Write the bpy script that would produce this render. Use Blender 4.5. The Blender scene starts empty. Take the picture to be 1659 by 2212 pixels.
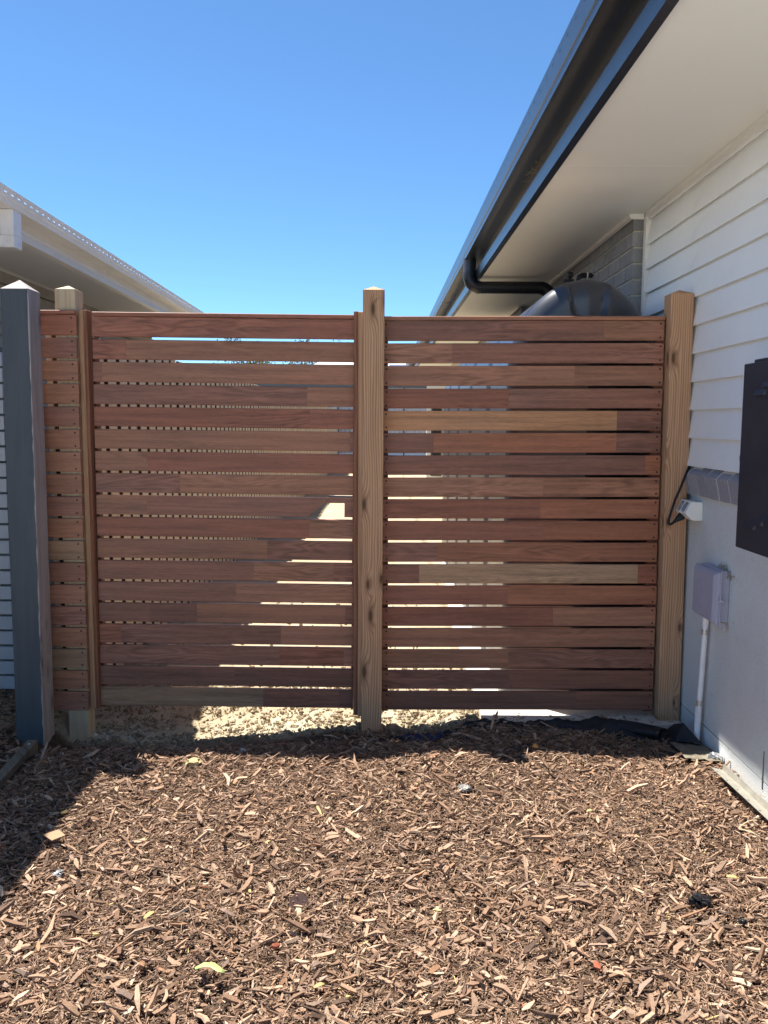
import bpy, bmesh, math, random
import numpy as np
from mathutils import Vector, Matrix

R = math.radians
rng = random.Random(7)
nr = np.random.RandomState(11)
SC = bpy.context.scene
COL = SC.collection

# ------------------------------------------------------------------ camera, sky, sun, exposure
cd = bpy.data.cameras.new('camera')
cam = bpy.data.objects.new('camera', cd)
COL.objects.link(cam)
cd.sensor_fit = 'VERTICAL'
cd.sensor_height = 24.0
cd.lens = 24.0 * 1800.0 / 2212.0
cd.clip_start = 0.05
cd.clip_end = 3000
cam.matrix_world = (Matrix.Translation((0, 0, 1.42)) @ Matrix.Rotation(R(.16), 4, 'Z')
                    @ Matrix.Rotation(R(90 - 6.06), 4, 'X') @ Matrix.Rotation(R(.3), 4, 'Z'))
SC.camera = cam

SUN = Vector((-.306, .27, 1.0)).normalized()
world = bpy.data.worlds.new('World')
SC.world = world
world.use_nodes = True
wt = world.node_tree
wt.nodes.clear()
sky = wt.nodes.new('ShaderNodeTexSky')
sky.sky_type = 'NISHITA'
sky.sun_disc = False
sky.sun_elevation = math.asin(SUN.z)
sky.sun_rotation = math.atan2(SUN.x, SUN.y)
sky.altitude = 0
sky.air_density = 0.6
sky.dust_density = 0.0
sky.ozone_density = 7.0
bg = wt.nodes.new('ShaderNodeBackground')
bg.inputs[1].default_value = 0.050
wo = wt.nodes.new('ShaderNodeOutputWorld')
tintn = wt.nodes.new('ShaderNodeVectorMath')      # clear-air blue, the same factor all over the sky
tintn.operation = 'MULTIPLY'
tintn.inputs[1].default_value = (.75, .91, .90)
wt.links.new(sky.outputs[0], tintn.inputs[0])
wt.links.new(tintn.outputs[0], bg.inputs[0])
wt.links.new(bg.outputs[0], wo.inputs[0])

sd = bpy.data.lights.new('sun', 'SUN')
sd.energy = 2.35
sd.angle = R(.53)
sd.color = (1.0, .95, .87)
so = bpy.data.objects.new('sun', sd)
COL.objects.link(so)
so.rotation_euler = SUN.to_track_quat('Z', 'Y').to_euler()

SC.view_settings.view_transform = 'Standard'
SC.view_settings.look = 'None'
SC.view_settings.gamma = 1
SC.view_settings.use_curve_mapping = False
SC.view_settings.exposure = 2.4
SC.render.engine = 'CYCLES'
SC.cycles.max_bounces = 8
SC.cycles.diffuse_bounces = 5


# ------------------------------------------------------------------ material helpers
class Mat:
    def __init__(s, name, rough=.6, spec=.3, metal=0):
        s.m = bpy.data.materials.new(name)
        s.m.use_nodes = True
        s.t = s.m.node_tree
        s.b = s.t.nodes['Principled BSDF']
        s.b.inputs['Roughness'].default_value = rough
        s.b.inputs['Specular IOR Level'].default_value = spec
        s.b.inputs['Metallic'].default_value = metal

    def n(s, kind, **k):
        nd = s.t.nodes.new('ShaderNode' + kind)
        for a, v in k.items():
            setattr(nd, a, v)
        return nd

    def put(s, sock, v):
        if hasattr(v, 'is_linked') or hasattr(v, 'links'):
            s.t.links.new(v, sock)
        else:
            if isinstance(v, (tuple, list)) and len(v) == 3 and sock.type == 'RGBA':
                v = (*v, 1)
            sock.default_value = v

    def math(s, op, a, b=0.0, c=0.0):
        nd = s.n('Math', operation=op)
        s.put(nd.inputs[0], a); s.put(nd.inputs[1], b); s.put(nd.inputs[2], c)
        return nd.outputs[0]

    def coord(s, which='Object', scale=(1, 1, 1), off=None):
        tc = s.n('TexCoord')
        v = tc.outputs[which]
        if off is not None:
            ad = s.n('VectorMath', operation='ADD')
            s.put(ad.inputs[0], v); s.put(ad.inputs[1], off)
            v = ad.outputs[0]
        mp = s.n('VectorMath', operation='MULTIPLY')
        s.put(mp.inputs[0], v)
        mp.inputs[1].default_value = scale
        return mp.outputs[0]

    def noise(s, vec, scale=1, detail=4, rough=.55, dist=0):
        nd = s.n('TexNoise')
        s.put(nd.inputs['Vector'], vec)
        nd.inputs['Scale'].default_value = scale
        nd.inputs['Detail'].default_value = detail
        nd.inputs['Roughness'].default_value = rough
        nd.inputs['Distortion'].default_value = dist
        return nd.outputs[0]

    def ramp(s, fac, stops, interp='LINEAR'):
        nd = s.n('ValToRGB')
        nd.color_ramp.interpolation = interp
        e = nd.color_ramp.elements
        while len(e) < len(stops):
            e.new(.5)
        for el, (p, c) in zip(e, stops):
            el.position = p
            el.color = (*c, 1) if len(c) == 3 else c
        s.put(nd.inputs[0], fac)
        return nd.outputs[0]

    def mix(s, fac, a, b, blend='MIX'):
        nd = s.n('Mix', data_type='RGBA', blend_type=blend)
        s.put(nd.inputs[0], fac); s.put(nd.inputs[6], a); s.put(nd.inputs[7], b)
        return nd.outputs[2]

    def mapr(s, v, a, b, c, d):
        nd = s.n('MapRange')
        s.put(nd.inputs[0], v)
        for i, q in enumerate((a, b, c, d)):
            nd.inputs[i + 1].default_value = q
        return nd.outputs[0]

    def attr(s, name):
        nd = s.n('Attribute', attribute_name=name)
        return nd.outputs['Color'], nd.outputs['Fac'], nd.outputs['Vector']

    def rnd(s):
        return s.n('ObjectInfo').outputs['Random']

    def color(s, c):
        s.put(s.b.inputs['Base Color'], c)

    def bump(s, h, strength=.3, dist=.002):
        nd = s.n('Bump')
        nd.inputs['Strength'].default_value = strength
        nd.inputs['Distance'].default_value = dist
        s.put(nd.inputs['Height'], h)
        s.t.links.new(nd.outputs[0], s.b.inputs['Normal'])

    def gray(s, v):
        nd = s.n('CombineColor')
        for i in range(3):
            s.put(nd.inputs[i], v)
        return nd.outputs[0]


def scalevary(c, f):
    return tuple(min(1, q * f) for q in c)


def plain(name, c, rough=.6, spec=.3, metal=0, vary=.12, scale=6, grime=None, bump=0):
    M = Mat(name, rough, spec, metal)
    v = M.coord('Object')
    f = M.noise(v, scale, 5, .6)
    col = M.ramp(f, [(.3, scalevary(c, 1 - vary)), (.7, scalevary(c, 1 + vary))])
    if grime:
        g = M.noise(v, scale * .45, 6, .7, 1.2)
        col = M.mix(M.mapr(g, .55, .8, 0, .55), col, grime)
    M.color(col)
    if bump:
        M.bump(M.noise(v, scale * 40, 3, .6), bump, .001)
    return M.m


def wood_slat():
    # dark hardwood: the piece colour comes from the 'tint' attribute, grain runs along x
    M = Mat('hardwood', .5, .28)
    tint, _, tv = M.attr('tint')
    _, seed, _ = M.attr('seed')
    sv = M.n('CombineXYZ')
    M.put(sv.inputs[0], M.math('MULTIPLY', seed, 13.7)); M.put(sv.inputs[1], M.math('MULTIPLY', seed, 7.3))
    M.put(sv.inputs[2], M.math('MULTIPLY', seed, 3.1))
    g1 = M.noise(M.coord('Object', (2.2, 8, 55), sv.outputs[0]), 1, 6, .6, .25)
    g2 = M.noise(M.coord('Object', (26, 60, 420), sv.outputs[0]), 1, 3, .7)
    # cathedral figure, only where a slow field lets it through
    wv = M.coord('Object', (2.4, 1, 16), sv.outputs[0])
    big = M.noise(wv, .7, 2, .5)
    rings = M.math('SINE', M.math('MULTIPLY', big, 75))
    fig = M.math('MULTIPLY', M.mapr(rings, -1, 1, -.5, .5), M.mapr(M.noise(M.coord('Object', (1.1, 1, 3), sv.outputs[0]), 1, 1), .5, .68, 0, .38))
    k = M.math('ADD', M.mapr(g1, .25, .75, .62, 1.34), M.math('ADD', M.mapr(g2, .3, .7, -.2, .2), fig))
    c = M.mix(1, tint, M.gray(k), 'MULTIPLY')
    # a slow drift of hue along each board
    dr = M.noise(M.coord('Object', (1.3, 2, 6), sv.outputs[0]), 1, 2)
    c = M.mix(M.mapr(dr, .35, .7, 0, .3), c, M.mix(1, c, (1.35, 1.1, .85), 'MULTIPLY'))
    M.color(c)
    M.put(M.b.inputs['Roughness'], M.mapr(g1, .3, .7, .42, .62))
    M.bump(M.math('ADD', g1, g2), .25, .0008)
    return M.m


def wood_post(name, light, dark, knot, grey=None, knots=True, ringmul=1.0, gx=.0):
    M = Mat(name, .72, .2)
    tc = M.n('TexCoord').outputs['Object']
    sp = M.n('SeparateXYZ'); M.put(sp.inputs[0], tc)
    rs = M.math('MULTIPLY', M.rnd(), 31.0)
    u = M.math('ADD', M.math('ADD', sp.outputs[0], M.math('MULTIPLY', sp.outputs[1], .8)), rs)
    z = M.math('ADD', sp.outputs[2], M.math('MULTIPLY', rs, 3.0))
    cv = M.n('CombineXYZ'); M.put(cv.inputs[0], u); M.put(cv.inputs[1], z)

    def vec(a, b):
        mp = M.n('VectorMath', operation='MULTIPLY'); M.put(mp.inputs[0], cv.outputs[0]); mp.inputs[1].default_value = (a, b, 1)
        return mp.outputs[0]
    warp = M.noise(vec(7, .8), 1, 2)
    warp2 = M.noise(vec(30, 4), 1, 2)
    phase = M.math('ADD', M.math('MULTIPLY', u, 380.0 * ringmul), M.math('MULTIPLY', warp, 34.0))
    phase = M.math('ADD', phase, M.math('MULTIPLY', warp2, 3.0))
    mask = 0.0
    if knots:
        vo = M.n('TexVoronoi'); vo.voronoi_dimensions = '2D'; vo.feature = 'F1'
        M.put(vo.inputs['Vector'], vec(11, 3.4)); vo.inputs['Scale'].default_value = 1
        d = vo.outputs['Distance']
        cs = M.n('SeparateColor'); M.put(cs.inputs[0], vo.outputs['Color'])
        gate = M.math('GREATER_THAN', cs.outputs[0], .30)
        infl = M.math('MULTIPLY', gate, M.math('POWER', M.mapr(d, 0, .48, 1, 0), 2.0))
        phase = M.math('ADD', phase, M.math('MULTIPLY', infl, 20.0))
        size = M.mapr(cs.outputs[1], 0, 1, .07, .155)
        mask = M.math('MULTIPLY', gate, M.mapr(M.math('DIVIDE', d, size), .45, 1.15, 1, 0))
    r = M.mapr(M.math('SINE', phase), -1, 1, 0, 1)
    fine = M.noise(vec(420, 7), 1, 3, .7)
    f = M.math('ADD', M.math('MULTIPLY', M.math('POWER', r, 1.6), .48), M.math('MULTIPLY', M.noise(vec(60, 1.6), 1, 4, .6), .78))
    c = M.ramp(f, [(.2, light), (.95, dark)])
    c = M.mix(M.mapr(fine, .42, .7, 0, .32), c, scalevary(dark, .75))
    if knots:
        c = M.mix(mask, c, knot)
        rim = M.math('MULTIPLY', M.math('SUBTRACT', 1.0, mask), M.math('MULTIPLY', gate, M.mapr(M.math('DIVIDE', d, size), 1.0, 2.0, .42, 0)))
        c = M.mix(rim, c, scalevary(knot, 1.8))
    if grey:
        gm = M.noise(vec(20, 1.1), 1, 4, .6)
        c = M.mix(M.mapr(gm, .35, .65, .1, .85), c, grey)
    M.color(c)
    M.bump(M.math('ADD', fine, r), .25, .0009)
    return M.m


MT = {}
MT['slat'] = wood_slat()
MT['pine'] = wood_post('treated_pine', (.67, .42, .25), (.35, .185, .10), (.12, .062, .036), ringmul=1.4)
MT['pine_raw'] = wood_post('old_pine', (.62, .49, .31), (.40, .285, .17), (.10, .07, .045), grey=(.52, .43, .30), knots=False, ringmul=.5)
MT['weathered'] = wood_post('weathered_hardwood', (.41, .37, .355), (.27, .235, .225), (.08, .065, .06), grey=(.39, .355, .355), ringmul=.35)
MT['merbau_trim'] = wood_post('hardwood_trim', (.32, .15, .085), (.20, .08, .046), (.05, .02, .015), knots=False, ringmul=.8)
MT['ochre_trim'] = wood_post('stained_trim', (.58, .35, .205), (.42, .235, .13), (.05, .02, .015), knots=False, ringmul=.8)
MT['paling'] = wood_post('paling_wood', (.74, .60, .43), (.54, .41, .27), (.2, .13, .08), grey=(.66, .57, .46), ringmul=.5)
MT['paling_shade'] = wood_post('paling_gap_shade', (.085, .06, .042), (.05, .034, .024), (.05, .03, .02), knots=False)  # darkened paling wood, stands in for the shade in the gaps
MT['sleeper'] = wood_post('sleeper_wood', (.45, .36, .15), (.30, .22, .09), (.16, .1, .05), knots=False)
MT['edging'] = wood_post('grey_timber', (.25, .22, .16), (.13, .115, .085), (.05, .045, .04), grey=(.20, .185, .15), ringmul=.6)
MT['batten'] = plain('dark_batten', (.17, .065, .042), .6, .2, vary=.25, scale=14)
MT['screw'] = plain('screw_metal', (.022, .015, .013), .5, .3)
MT['steel'] = plain('galvanised', (.36, .34, .29), .5, .4, .35, vary=.15, scale=30, grime=(.30, .25, .15))
MT['bright_steel'] = plain('bright_steel', (.6, .6, .6), .3, .5, .9, scale=40)
MT['hole'] = plain('hole_dark', (.015, .013, .012), .9, .05)
MT['latch'] = plain('latch_metal', (.045, .055, .08), .4, .5, .3)

# painted post: charcoal face, worn at the edge
M = Mat('charcoal_paint', .55, .3)
v = M.coord('Object')
f = M.noise(M.coord('Object', (30, 30, 3)), 1, 5, .6)
c = M.ramp(f, [(.3, (.058, .070, .084)), (.7, (.080, .094, .110))])
spk = M.noise(M.coord('Object', (45, 45, 9)), 1, 5, .7, .6)
c = M.mix(M.mapr(spk, .69, .75, 0, .8), c, (.02, .024, .03))
M.color(c); M.bump(f, .3, .001)
MT['charcoal'] = M.m

# lapped boards, soffit, fascia and the rest of both houses
MT['clad'] = plain('white_board', (.86, .88, .87), .5, .35, vary=.03, scale=2, grime=(.52, .50, .45), bump=.04)
MT['trim'] = plain('white_trim', (.80, .80, .77), .45, .35, vary=.03, scale=2)
MT['soffit'] = plain('soffit_sheet', (.87, .88, .83), .7, .2, vary=.025, scale=1.5, bump=.03)
MT['dark_metal'] = plain('dark_steel', (.026, .031, .041), .27, .6, .14, vary=.15, scale=9, grime=(.046, .047, .048))
MT['cream'] = plain('cream_steel', (.85, .85, .84), .42, .4, vary=.04, scale=4, grime=(.62, .58, .52))
MT['cream_soffit'] = plain('neighbour_soffit', (.84, .85, .86), .7, .2, vary=.03, scale=2)
MT['roof_dark'] = plain('roof_dark', (.05, .055, .06), .5, .4, vary=.1)
MT['roof_pale'] = plain('roof_pale', (.52, .53, .54), .4, .4, vary=.05, scale=3)
MT['white_pvc'] = plain('white_pvc', (.84, .84, .85), .38, .4, vary=.05, scale=14, grime=(.5, .46, .40))
MT['gpo'] = plain('outlet_plastic', (.85, .85, .81), .4, .4, vary=.03, scale=18, grime=(.5, .47, .42))
MT['gpo_grey'] = plain('outlet_grey', (.23, .24, .25), .45, .4, vary=.05)
MT['lilac'] = plain('grey_plastic', (.42, .42, .51), .42, .4, vary=.04, scale=12, grime=(.33, .31, .32))
MT['meter'] = plain('meter_paint', (.030, .034, .046), .5, .35, vary=.14, scale=7, grime=(.055, .05, .047))
MT['rubber'] = plain('black_rubber', (.012, .012, .014), .45, .4)
MT['pipe'] = plain('black_pipe', (.018, .020, .026), .35, .45, vary=.2)
MT['blackfilm'] = plain('black_film', (.012, .012, .014), .3, .5, vary=.3, scale=14)

M = Mat('tank_plastic', .27, .75)
v = M.coord('Object')
f = M.noise(v, 2.2, 5, .6)
c = M.ramp(f, [(.3, (.022, .026, .037)), (.7, (.032, .037, .050))])
scr = M.noise(M.coord('Object', (9, 9, 40)), 1, 6, .75, 2)
c = M.mix(M.mapr(scr, .66, .74, 0, .35), c, (.10, .10, .105))
M.color(c); M.put(M.b.inputs['Roughness'], M.mapr(f, .3, .7, .28, .38)); M.bump(M.noise(v, 4, 2), .12, .01)
MT['tank'] = M.m

# cement render, coarse, stained
M = Mat('cement_render', .9, .12)
v = M.coord('Object')
n1 = M.noise(v, 2.6, 6, .62)
n2 = M.noise(v, 150, 2, .6)
c = M.ramp(n1, [(.3, (.665, .69, .675)), (.72, (.76, .79, .77))])
c = M.mix(M.mapr(M.noise(v, 5.5, 8, .75, 2.2), .60, .74, 0, .5), c, (.34, .33, .31))
c = M.mix(M.mapr(M.noise(M.coord('Object', (1.2, 1.2, .35)), 3, 5, .65), .5, .72, 0, .35), c, (.52, .51, .48))
c = M.mix(M.mapr(M.noise(v, 38, 6, .75, 1.5), .62, .74, 0, .4), c, (.38, .33, .27))
c = M.mix(M.mapr(n2, .3, .7, .25, 0), c, (.34, .34, .33))
M.color(c); M.bump(n2, .55, .003)
MT['render'] = M.m

M = Mat('concrete', .9, .1)
v = M.coord('Object')
c = M.ramp(M.noise(v, 5, 8, .65), [(.3, (.50, .47, .41)), (.7, (.64, .61, .54))])
c = M.mix(M.mapr(M.noise(v, 60, 3), .6, .7, 0, .4), c, (.3, .27, .22))
M.color(c); M.bump(M.noise(v, 160, 3), .4, .003)
MT['concrete'] = M.m


def brick_mat(name, a, b, blotch):
    M = Mat(name, .85, .15)
    v = M.coord('Object')
    r = M.rnd()
    off = M.n('CombineXYZ'); M.put(off.inputs[0], M.math('MULTIPLY', r, 40.0))
    v = M.coord('Object', (1, 1, 1), off.outputs[0])
    c = M.mix(r, a, b)
    c = M.mix(M.mapr(M.noise(v, 22, 5, .7, .8), .52, .68, 0, .5), c, blotch)
    c = M.mix(M.mapr(M.noise(v, 120, 3), .6, .72, 0, .6), c, scalevary(a, .45))
    M.color(c); M.bump(M.noise(v, 90, 4, .7), .5, .003)
    return M.m


MT['brick'] = brick_mat('grey_brick', (.22, .225, .235), (.31, .32, .335), (.40, .41, .43))
MT['sill_brick'] = brick_mat('sill_brick', (.27, .27, .30), (.345, .345, .375), (.39, .39, .41))
MT['beige_brick'] = brick_mat('beige_brick', (.46, .42, .36), (.54, .50, .43), (.58, .55, .48))
MT['mortar'] = plain('mortar', (.52, .49, .40), .95, .05, vary=.15, scale=60, bump=.3)
MT['mortar_grey'] = plain('mortar_grey', (.74, .71, .64), .95, .05, vary=.15, scale=60, bump=.3)

# ribbed sheet fence at the far end
MT['colorbond'] = plain('sheet_fence', (.42, .44, .48), .45, .4, vary=.05)
MT['colorbond_dark'] = plain('sheet_fence_cap', (.085, .10, .11), .45, .4, vary=.05)

# ground: dark mulch fines near the camera, pale sandy clay beyond the fence
M = Mat('ground', .95, .05)
tc = M.n('TexCoord').outputs['Object']
sp = M.n('SeparateXYZ'); M.put(sp.inputs[0], tc)
n1 = M.noise(tc, 3.0, 8, .65)
n2 = M.noise(tc, 45, 6, .7)
sand = M.ramp(M.math('ADD', M.math('MULTIPLY', n1, .6), M.math('MULTIPLY', n2, .4)),
              [(.34, (.29, .23, .15)), (.5, (.41, .335, .23)), (.66, (.50, .43, .315))])
soil = M.ramp(n2, [(.3, (.050, .034, .024)), (.7, (.13, .085, .058))])
edge = M.math('ADD', sp.outputs[1], M.mapr(n1, .3, .7, -.06, .06))
c = M.mix(M.mapr(edge, 3.82, 3.93, 0, 1), soil, sand)
M.color(c); M.bump(n2, .8, .012)
MT['ground'] = M.m

M = Mat('bark_chip', .85, .12)
tint, _, _ = M.attr('tint')
v = M.coord('Object')
g = M.noise(v, 260, 3, .7)
c = M.mix(1, tint, M.gray(M.mapr(g, .3, .7, .72, 1.25)), 'MULTIPLY')
M.color(c); M.bump(g, .5, .0015)
MT['chip'] = M.m

M = Mat('clod', .95, .05)
tint, _, _ = M.attr('tint')
g = M.noise(M.coord('Object'), 120, 4, .7)
M.color(M.mix(1, tint, M.gray(M.mapr(g, .3, .7, .75, 1.2)), 'MULTIPLY')); M.bump(g, .6, .003)
MT['clod'] = M.m

M = Mat('weed_fabric', .6, .3)
v = M.coord('Object')
w = M.noise(M.coord('Object', (300, 300, 300)), 1, 2)
c = M.ramp(w, [(.3, (.008, .008, .010)), (.7, (.022, .022, .026))])
c = M.mix(M.mapr(M.noise(v, 9, 5, .7), .6, .75, 0, .3), c, (.12, .095, .07))
M.color(c); M.bump(w, .4, .001)
MT['fabric'] = M.m
MT['dusty'] = plain('dusty_fabric', (.20, .175, .13), .85, .1, vary=.35, scale=18)
MT['blue_film'] = plain('blue_film', (.010, .024, .062), .4, .4, vary=.35, scale=24)
MT['clear_film'] = plain('clear_film', (.20, .205, .205), .3, .5, vary=.15, scale=60)
MT['foil'] = plain('foil', (.75, .75, .76), .22, .5, .9, scale=50)
MT['leaf_green'] = plain('leaf_green', (.30, .37, .13), .5, .3, vary=.15, scale=30)
MT['leaf_yellow'] = plain('leaf_yellow', (.42, .30, .125), .6, .2, vary=.15, scale=40)
MT['terracotta'] = plain('terracotta', (.26, .085, .05), .8, .1, vary=.15, scale=40)
MT['disc'] = plain('brown_disc', (.085, .050, .045), .5, .3, vary=.1, scale=30)
MT['paper'] = plain('peach_card', (.33, .21, .13), .8, .1, vary=.08, scale=40)
MT['ochre_rock'] = plain('ochre_rock', (.42, .34, .18), .9, .1, vary=.3, scale=30, bump=.4)
MT['pale_rock'] = plain('pale_rock', (.42, .43, .43), .85, .1, vary=.2, scale=30, bump=.3)
MT['straw'] = plain('straw_wire', (.62, .50, .32), .5, .3, vary=.2, scale=30)
MT['web'] = plain('dry_nest', (.30, .25, .16), .9, .05, vary=.3, scale=80)
M = Mat('gum_leaf', .6, .2)
M.color(M.ramp(M.noise(M.coord('Object'), .9, 4), [(.35, (.075, .10, .035)), (.65, (.17, .17, .06))]))
MT['leaf'] = M.m
MT['bark'] = plain('tree_bark', (.22, .18, .14), .9, .1, vary=.25, scale=6)
MT['glass'] = plain('window_glass', (.03, .035, .04), .08, .6)


# ------------------------------------------------------------------ mesh building
WLOC = {}


class MB:
    def __init__(s):
        s.v = []; s.f = []; s.tint = []; s.seed = []

    def add(s, vs, fs, tint=None, seed=0.0):
        b = len(s.v)
        s.v += [tuple(q) for q in vs]
        s.f += [tuple(b + i for i in q) for q in fs]
        s.tint += [tint] * len(fs)
        s.seed += [seed] * len(fs)
        return s

    def box(s, x0, x1, y0, y1, z0, z1, c=0.0, tint=None, seed=0.0):
        if c <= 0:
            vs = [(x, y, z) for x in (x0, x1) for y in (y0, y1) for z in (z0, z1)]
            fs = [(0, 1, 3, 2), (4, 6, 7, 5), (0, 4, 5, 1), (2, 3, 7, 6), (0, 2, 6, 4), (1, 5, 7, 3)]
            return s.add(vs, fs, tint, seed)
        vs = []; ix = {}
        X, Y, Z = (x0, x1), (y0, y1), (z0, z1)
        for i in (0, 1):
            for j in (0, 1):
                for k in (0, 1):
                    si, sj, sk = (c if i == 0 else -c), (c if j == 0 else -c), (c if k == 0 else -c)
                    for a, p in enumerate(((X[i], Y[j] + sj, Z[k] + sk), (X[i] + si, Y[j], Z[k] + sk), (X[i] + si, Y[j] + sj, Z[k]))):
                        ix[i, j, k, a] = len(vs); vs.append(p)
        fs = []
        for i in (0, 1):
            fs.append([ix[i, j, k, 0] for j, k in ((0, 0), (1, 0), (1, 1), (0, 1))])
            fs.append([ix[j, i, k, 1] for j, k in ((0, 0), (1, 0), (1, 1), (0, 1))])
            fs.append([ix[j, k, i, 2] for j, k in ((0, 0), (1, 0), (1, 1), (0, 1))])
        for i in (0, 1):
            for j in (0, 1):
                fs.append([ix[i, j, 0, 0], ix[i, j, 1, 0], ix[i, j, 1, 1], ix[i, j, 0, 1]])
                fs.append([ix[i, 0, j, 0], ix[i, 1, j, 0], ix[i, 1, j, 2], ix[i, 0, j, 2]])
                fs.append([ix[0, i, j, 1], ix[1, i, j, 1], ix[1, i, j, 2], ix[0, i, j, 2]])
        for i in (0, 1):
            for j in (0, 1):
                for k in (0, 1):
                    fs.append([ix[i, j, k, a] for a in range(3)])
        return s.add(vs, fs, tint, seed)

    def prism(s, poly, a, b, axis='Y', k=0.0, tint=None, seed=0.0):
        # poly in the plane across the axis; k shifts x by k per unit of y (a wall not quite square to the view)
        n = len(poly)
        vs = []
        for t in (a, b):
            for p, q in poly:
                if axis == 'Y':
                    vs.append((p + k * (t - 4.0), t, q))
                elif axis == 'X':
                    vs.append((t, p, q))
                else:
                    vs.append((p, q, t))
        fs = [tuple(range(n)), tuple(range(2 * n - 1, n - 1, -1))]
        fs += [(i, (i + 1) % n, n + (i + 1) % n, n + i) for i in range(n)]
        return s.add(vs, fs, tint, seed)

    def tube(s, pts, r, n=8, cap=True):
        pts = [Vector(p) for p in pts]
        rs = r if isinstance(r, (list, tuple)) else [r] * len(pts)
        vs = []; up = None
        for i, p in enumerate(pts):
            d = (pts[min(i + 1, len(pts) - 1)] - pts[max(i - 1, 0)]).normalized()
            if up is None:
                up = d.orthogonal().normalized()
            up = (up - d * up.dot(d)).normalized()
            w = d.cross(up)
            for j in range(n):
                a = 2 * math.pi * j / n
                vs.append(p + (up * math.cos(a) + w * math.sin(a)) * rs[i])
        fs = []
        for i in range(len(pts) - 1):
            for j in range(n):
                q = (j + 1) % n
                fs.append((i * n + j, i * n + q, (i + 1) * n + q, (i + 1) * n + j))
        if cap:
            fs.append(tuple(range(n - 1, -1, -1)))
            fs.append(tuple((len(pts) - 1) * n + j for j in range(n)))
        return s.add(vs, fs)

    def build(s, name, mat, parent=None, smooth=False, origin=None, recalc=True, angle=None):
        V = np.array(s.v, dtype=float)
        o = np.array(origin) if origin is not None else (V.min(0) + V.max(0)) / 2
        V = V - o
        me = bpy.data.meshes.new(name)
        me.from_pydata(V.tolist(), [], s.f)
        if any(t is not None for t in s.tint):
            at = me.attributes.new('tint', 'FLOAT_COLOR', 'FACE')
            at.data.foreach_set('color', np.array([(*(t or (1, 1, 1)), 1.0) for t in s.tint], dtype=np.float32).ravel())
            at = me.attributes.new('seed', 'FLOAT', 'FACE')
            at.data.foreach_set('value', np.array(s.seed, dtype=np.float32))
        if recalc:
            bm = bmesh.new(); bm.from_mesh(me)
            bmesh.ops.recalc_face_normals(bm, faces=bm.faces)
            bm.to_mesh(me); bm.free()
        if smooth:
            me.polygons.foreach_set('use_smooth', [True] * len(me.polygons))
            if angle:
                me.set_sharp_from_angle(angle=R(angle))
        me.materials.append(mat)
        ob = bpy.data.objects.new(name, me)
        COL.objects.link(ob)
        return place(ob, o, parent)


def place(ob, o, parent=None):
    o = np.array(o, dtype=float)
    WLOC[ob.name] = o
    if parent is not None:
        ob.parent = parent
        ob.location = o - WLOC[parent.name]
    else:
        ob.location = o
    return ob


def tag(o, label=None, cat=None, group=None, kind=None):
    for k, v in (('label', label), ('category', cat), ('group', group), ('kind', kind)):
        if v:
            o[k] = v
    return o


def thing(name, label, cat, loc, group=None):
    o = bpy.data.objects.new(name, None)
    COL.objects.link(o)
    o.empty_display_size = .1
    place(o, loc)
    return tag(o, label, cat, group)


def copy_part(src, o, parent, scale=None, rot=None):
    c = src.copy()
    COL.objects.link(c)
    place(c, o, parent)
    if scale:
        c.scale = scale
    if rot:
        c.rotation_euler = rot
    return c


def smooth01(a, b, x):
    t = np.clip((x - a) / (b - a), 0, 1)
    return t * t * (3 - 2 * t)


# ------------------------------------------------------------------ ground
def gz(x, y):
    x = np.asarray(x, float); y = np.asarray(y, float)
    b = .010 * np.sin(x * 3.1 + y * 1.7) + .008 * np.sin(x * 5.3 - y * 4.1 + 1) + .005 * np.sin(x * 11 + y * 9)
    dip = smooth01(3.40, 3.80, y) * (1 - smooth01(4.0, 4.5, y))
    depth = .050 + .075 * smooth01(.1, -1.3, x) - .046 * smooth01(.2, .46, x)
    z = b * (1 - smooth01(3.7, 4.0, y) * .4) - dip * depth
    slab = smooth01(.44, .50, x) * smooth01(3.80, 3.88, y)
    z = z * (1 - slab) - slab * .06
    out = smooth01(-1.50, -1.60, x)
    z = z * (1 - out) + out * (-.085 + .075 * smooth01(3.3, 4.3, y) + b * .6)
    return z - .004


def axis_pts(parts):
    return np.unique(np.round(np.concatenate([np.arange(a, b + 1e-6, d) for a, b, d in parts]), 4))


xs = axis_pts([(-40, -6, 4), (-6, -2.4, .4), (-2.4, 1.6, .035), (1.6, 6, .5), (6, 40, 4)])
ys = axis_pts([(-12, 0, 1), (0, 3.4, .08), (3.4, 5.2, .03), (5.2, 9, .12), (9, 60, 1.2)])
GX, GY = np.meshgrid(xs, ys)
GZ = gz(GX, GY)
jit = nr.normal(0, 1, GX.shape)
GZ = GZ + .006 * jit * (smooth01(3.6, 3.85, GY) * (1 - smooth01(9, 12, GY)))
V = np.stack([GX.ravel(), GY.ravel(), GZ.ravel()], 1)
nx, ny = len(xs), len(ys)
idx = np.arange(nx * ny).reshape(ny, nx)
F = np.stack([idx[:-1, :-1], idx[:-1, 1:], idx[1:, 1:], idx[1:, :-1]], -1).reshape(-1, 4)
mb = MB(); mb.v = V.tolist(); mb.f = [tuple(q) for q in F.tolist()]; mb.tint = [None] * len(mb.f); mb.seed = [0] * len(mb.f)
g = mb.build('ground', MT['ground'], None, smooth=True, origin=(0, 0, 0), recalc=False)
tag(g, kind='structure')
mb = MB()
mb.add([(-900, -900, -.35), (900, -900, -.35), (900, 900, -.35), (-900, 900, -.35)], [(0, 1, 2, 3)])
g = mb.build('far_ground', plain('far_ground', (.26, .22, .14), .95, .05, vary=.2, scale=.05), None, origin=(0, 0, 0))
tag(g, kind='structure')
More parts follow.
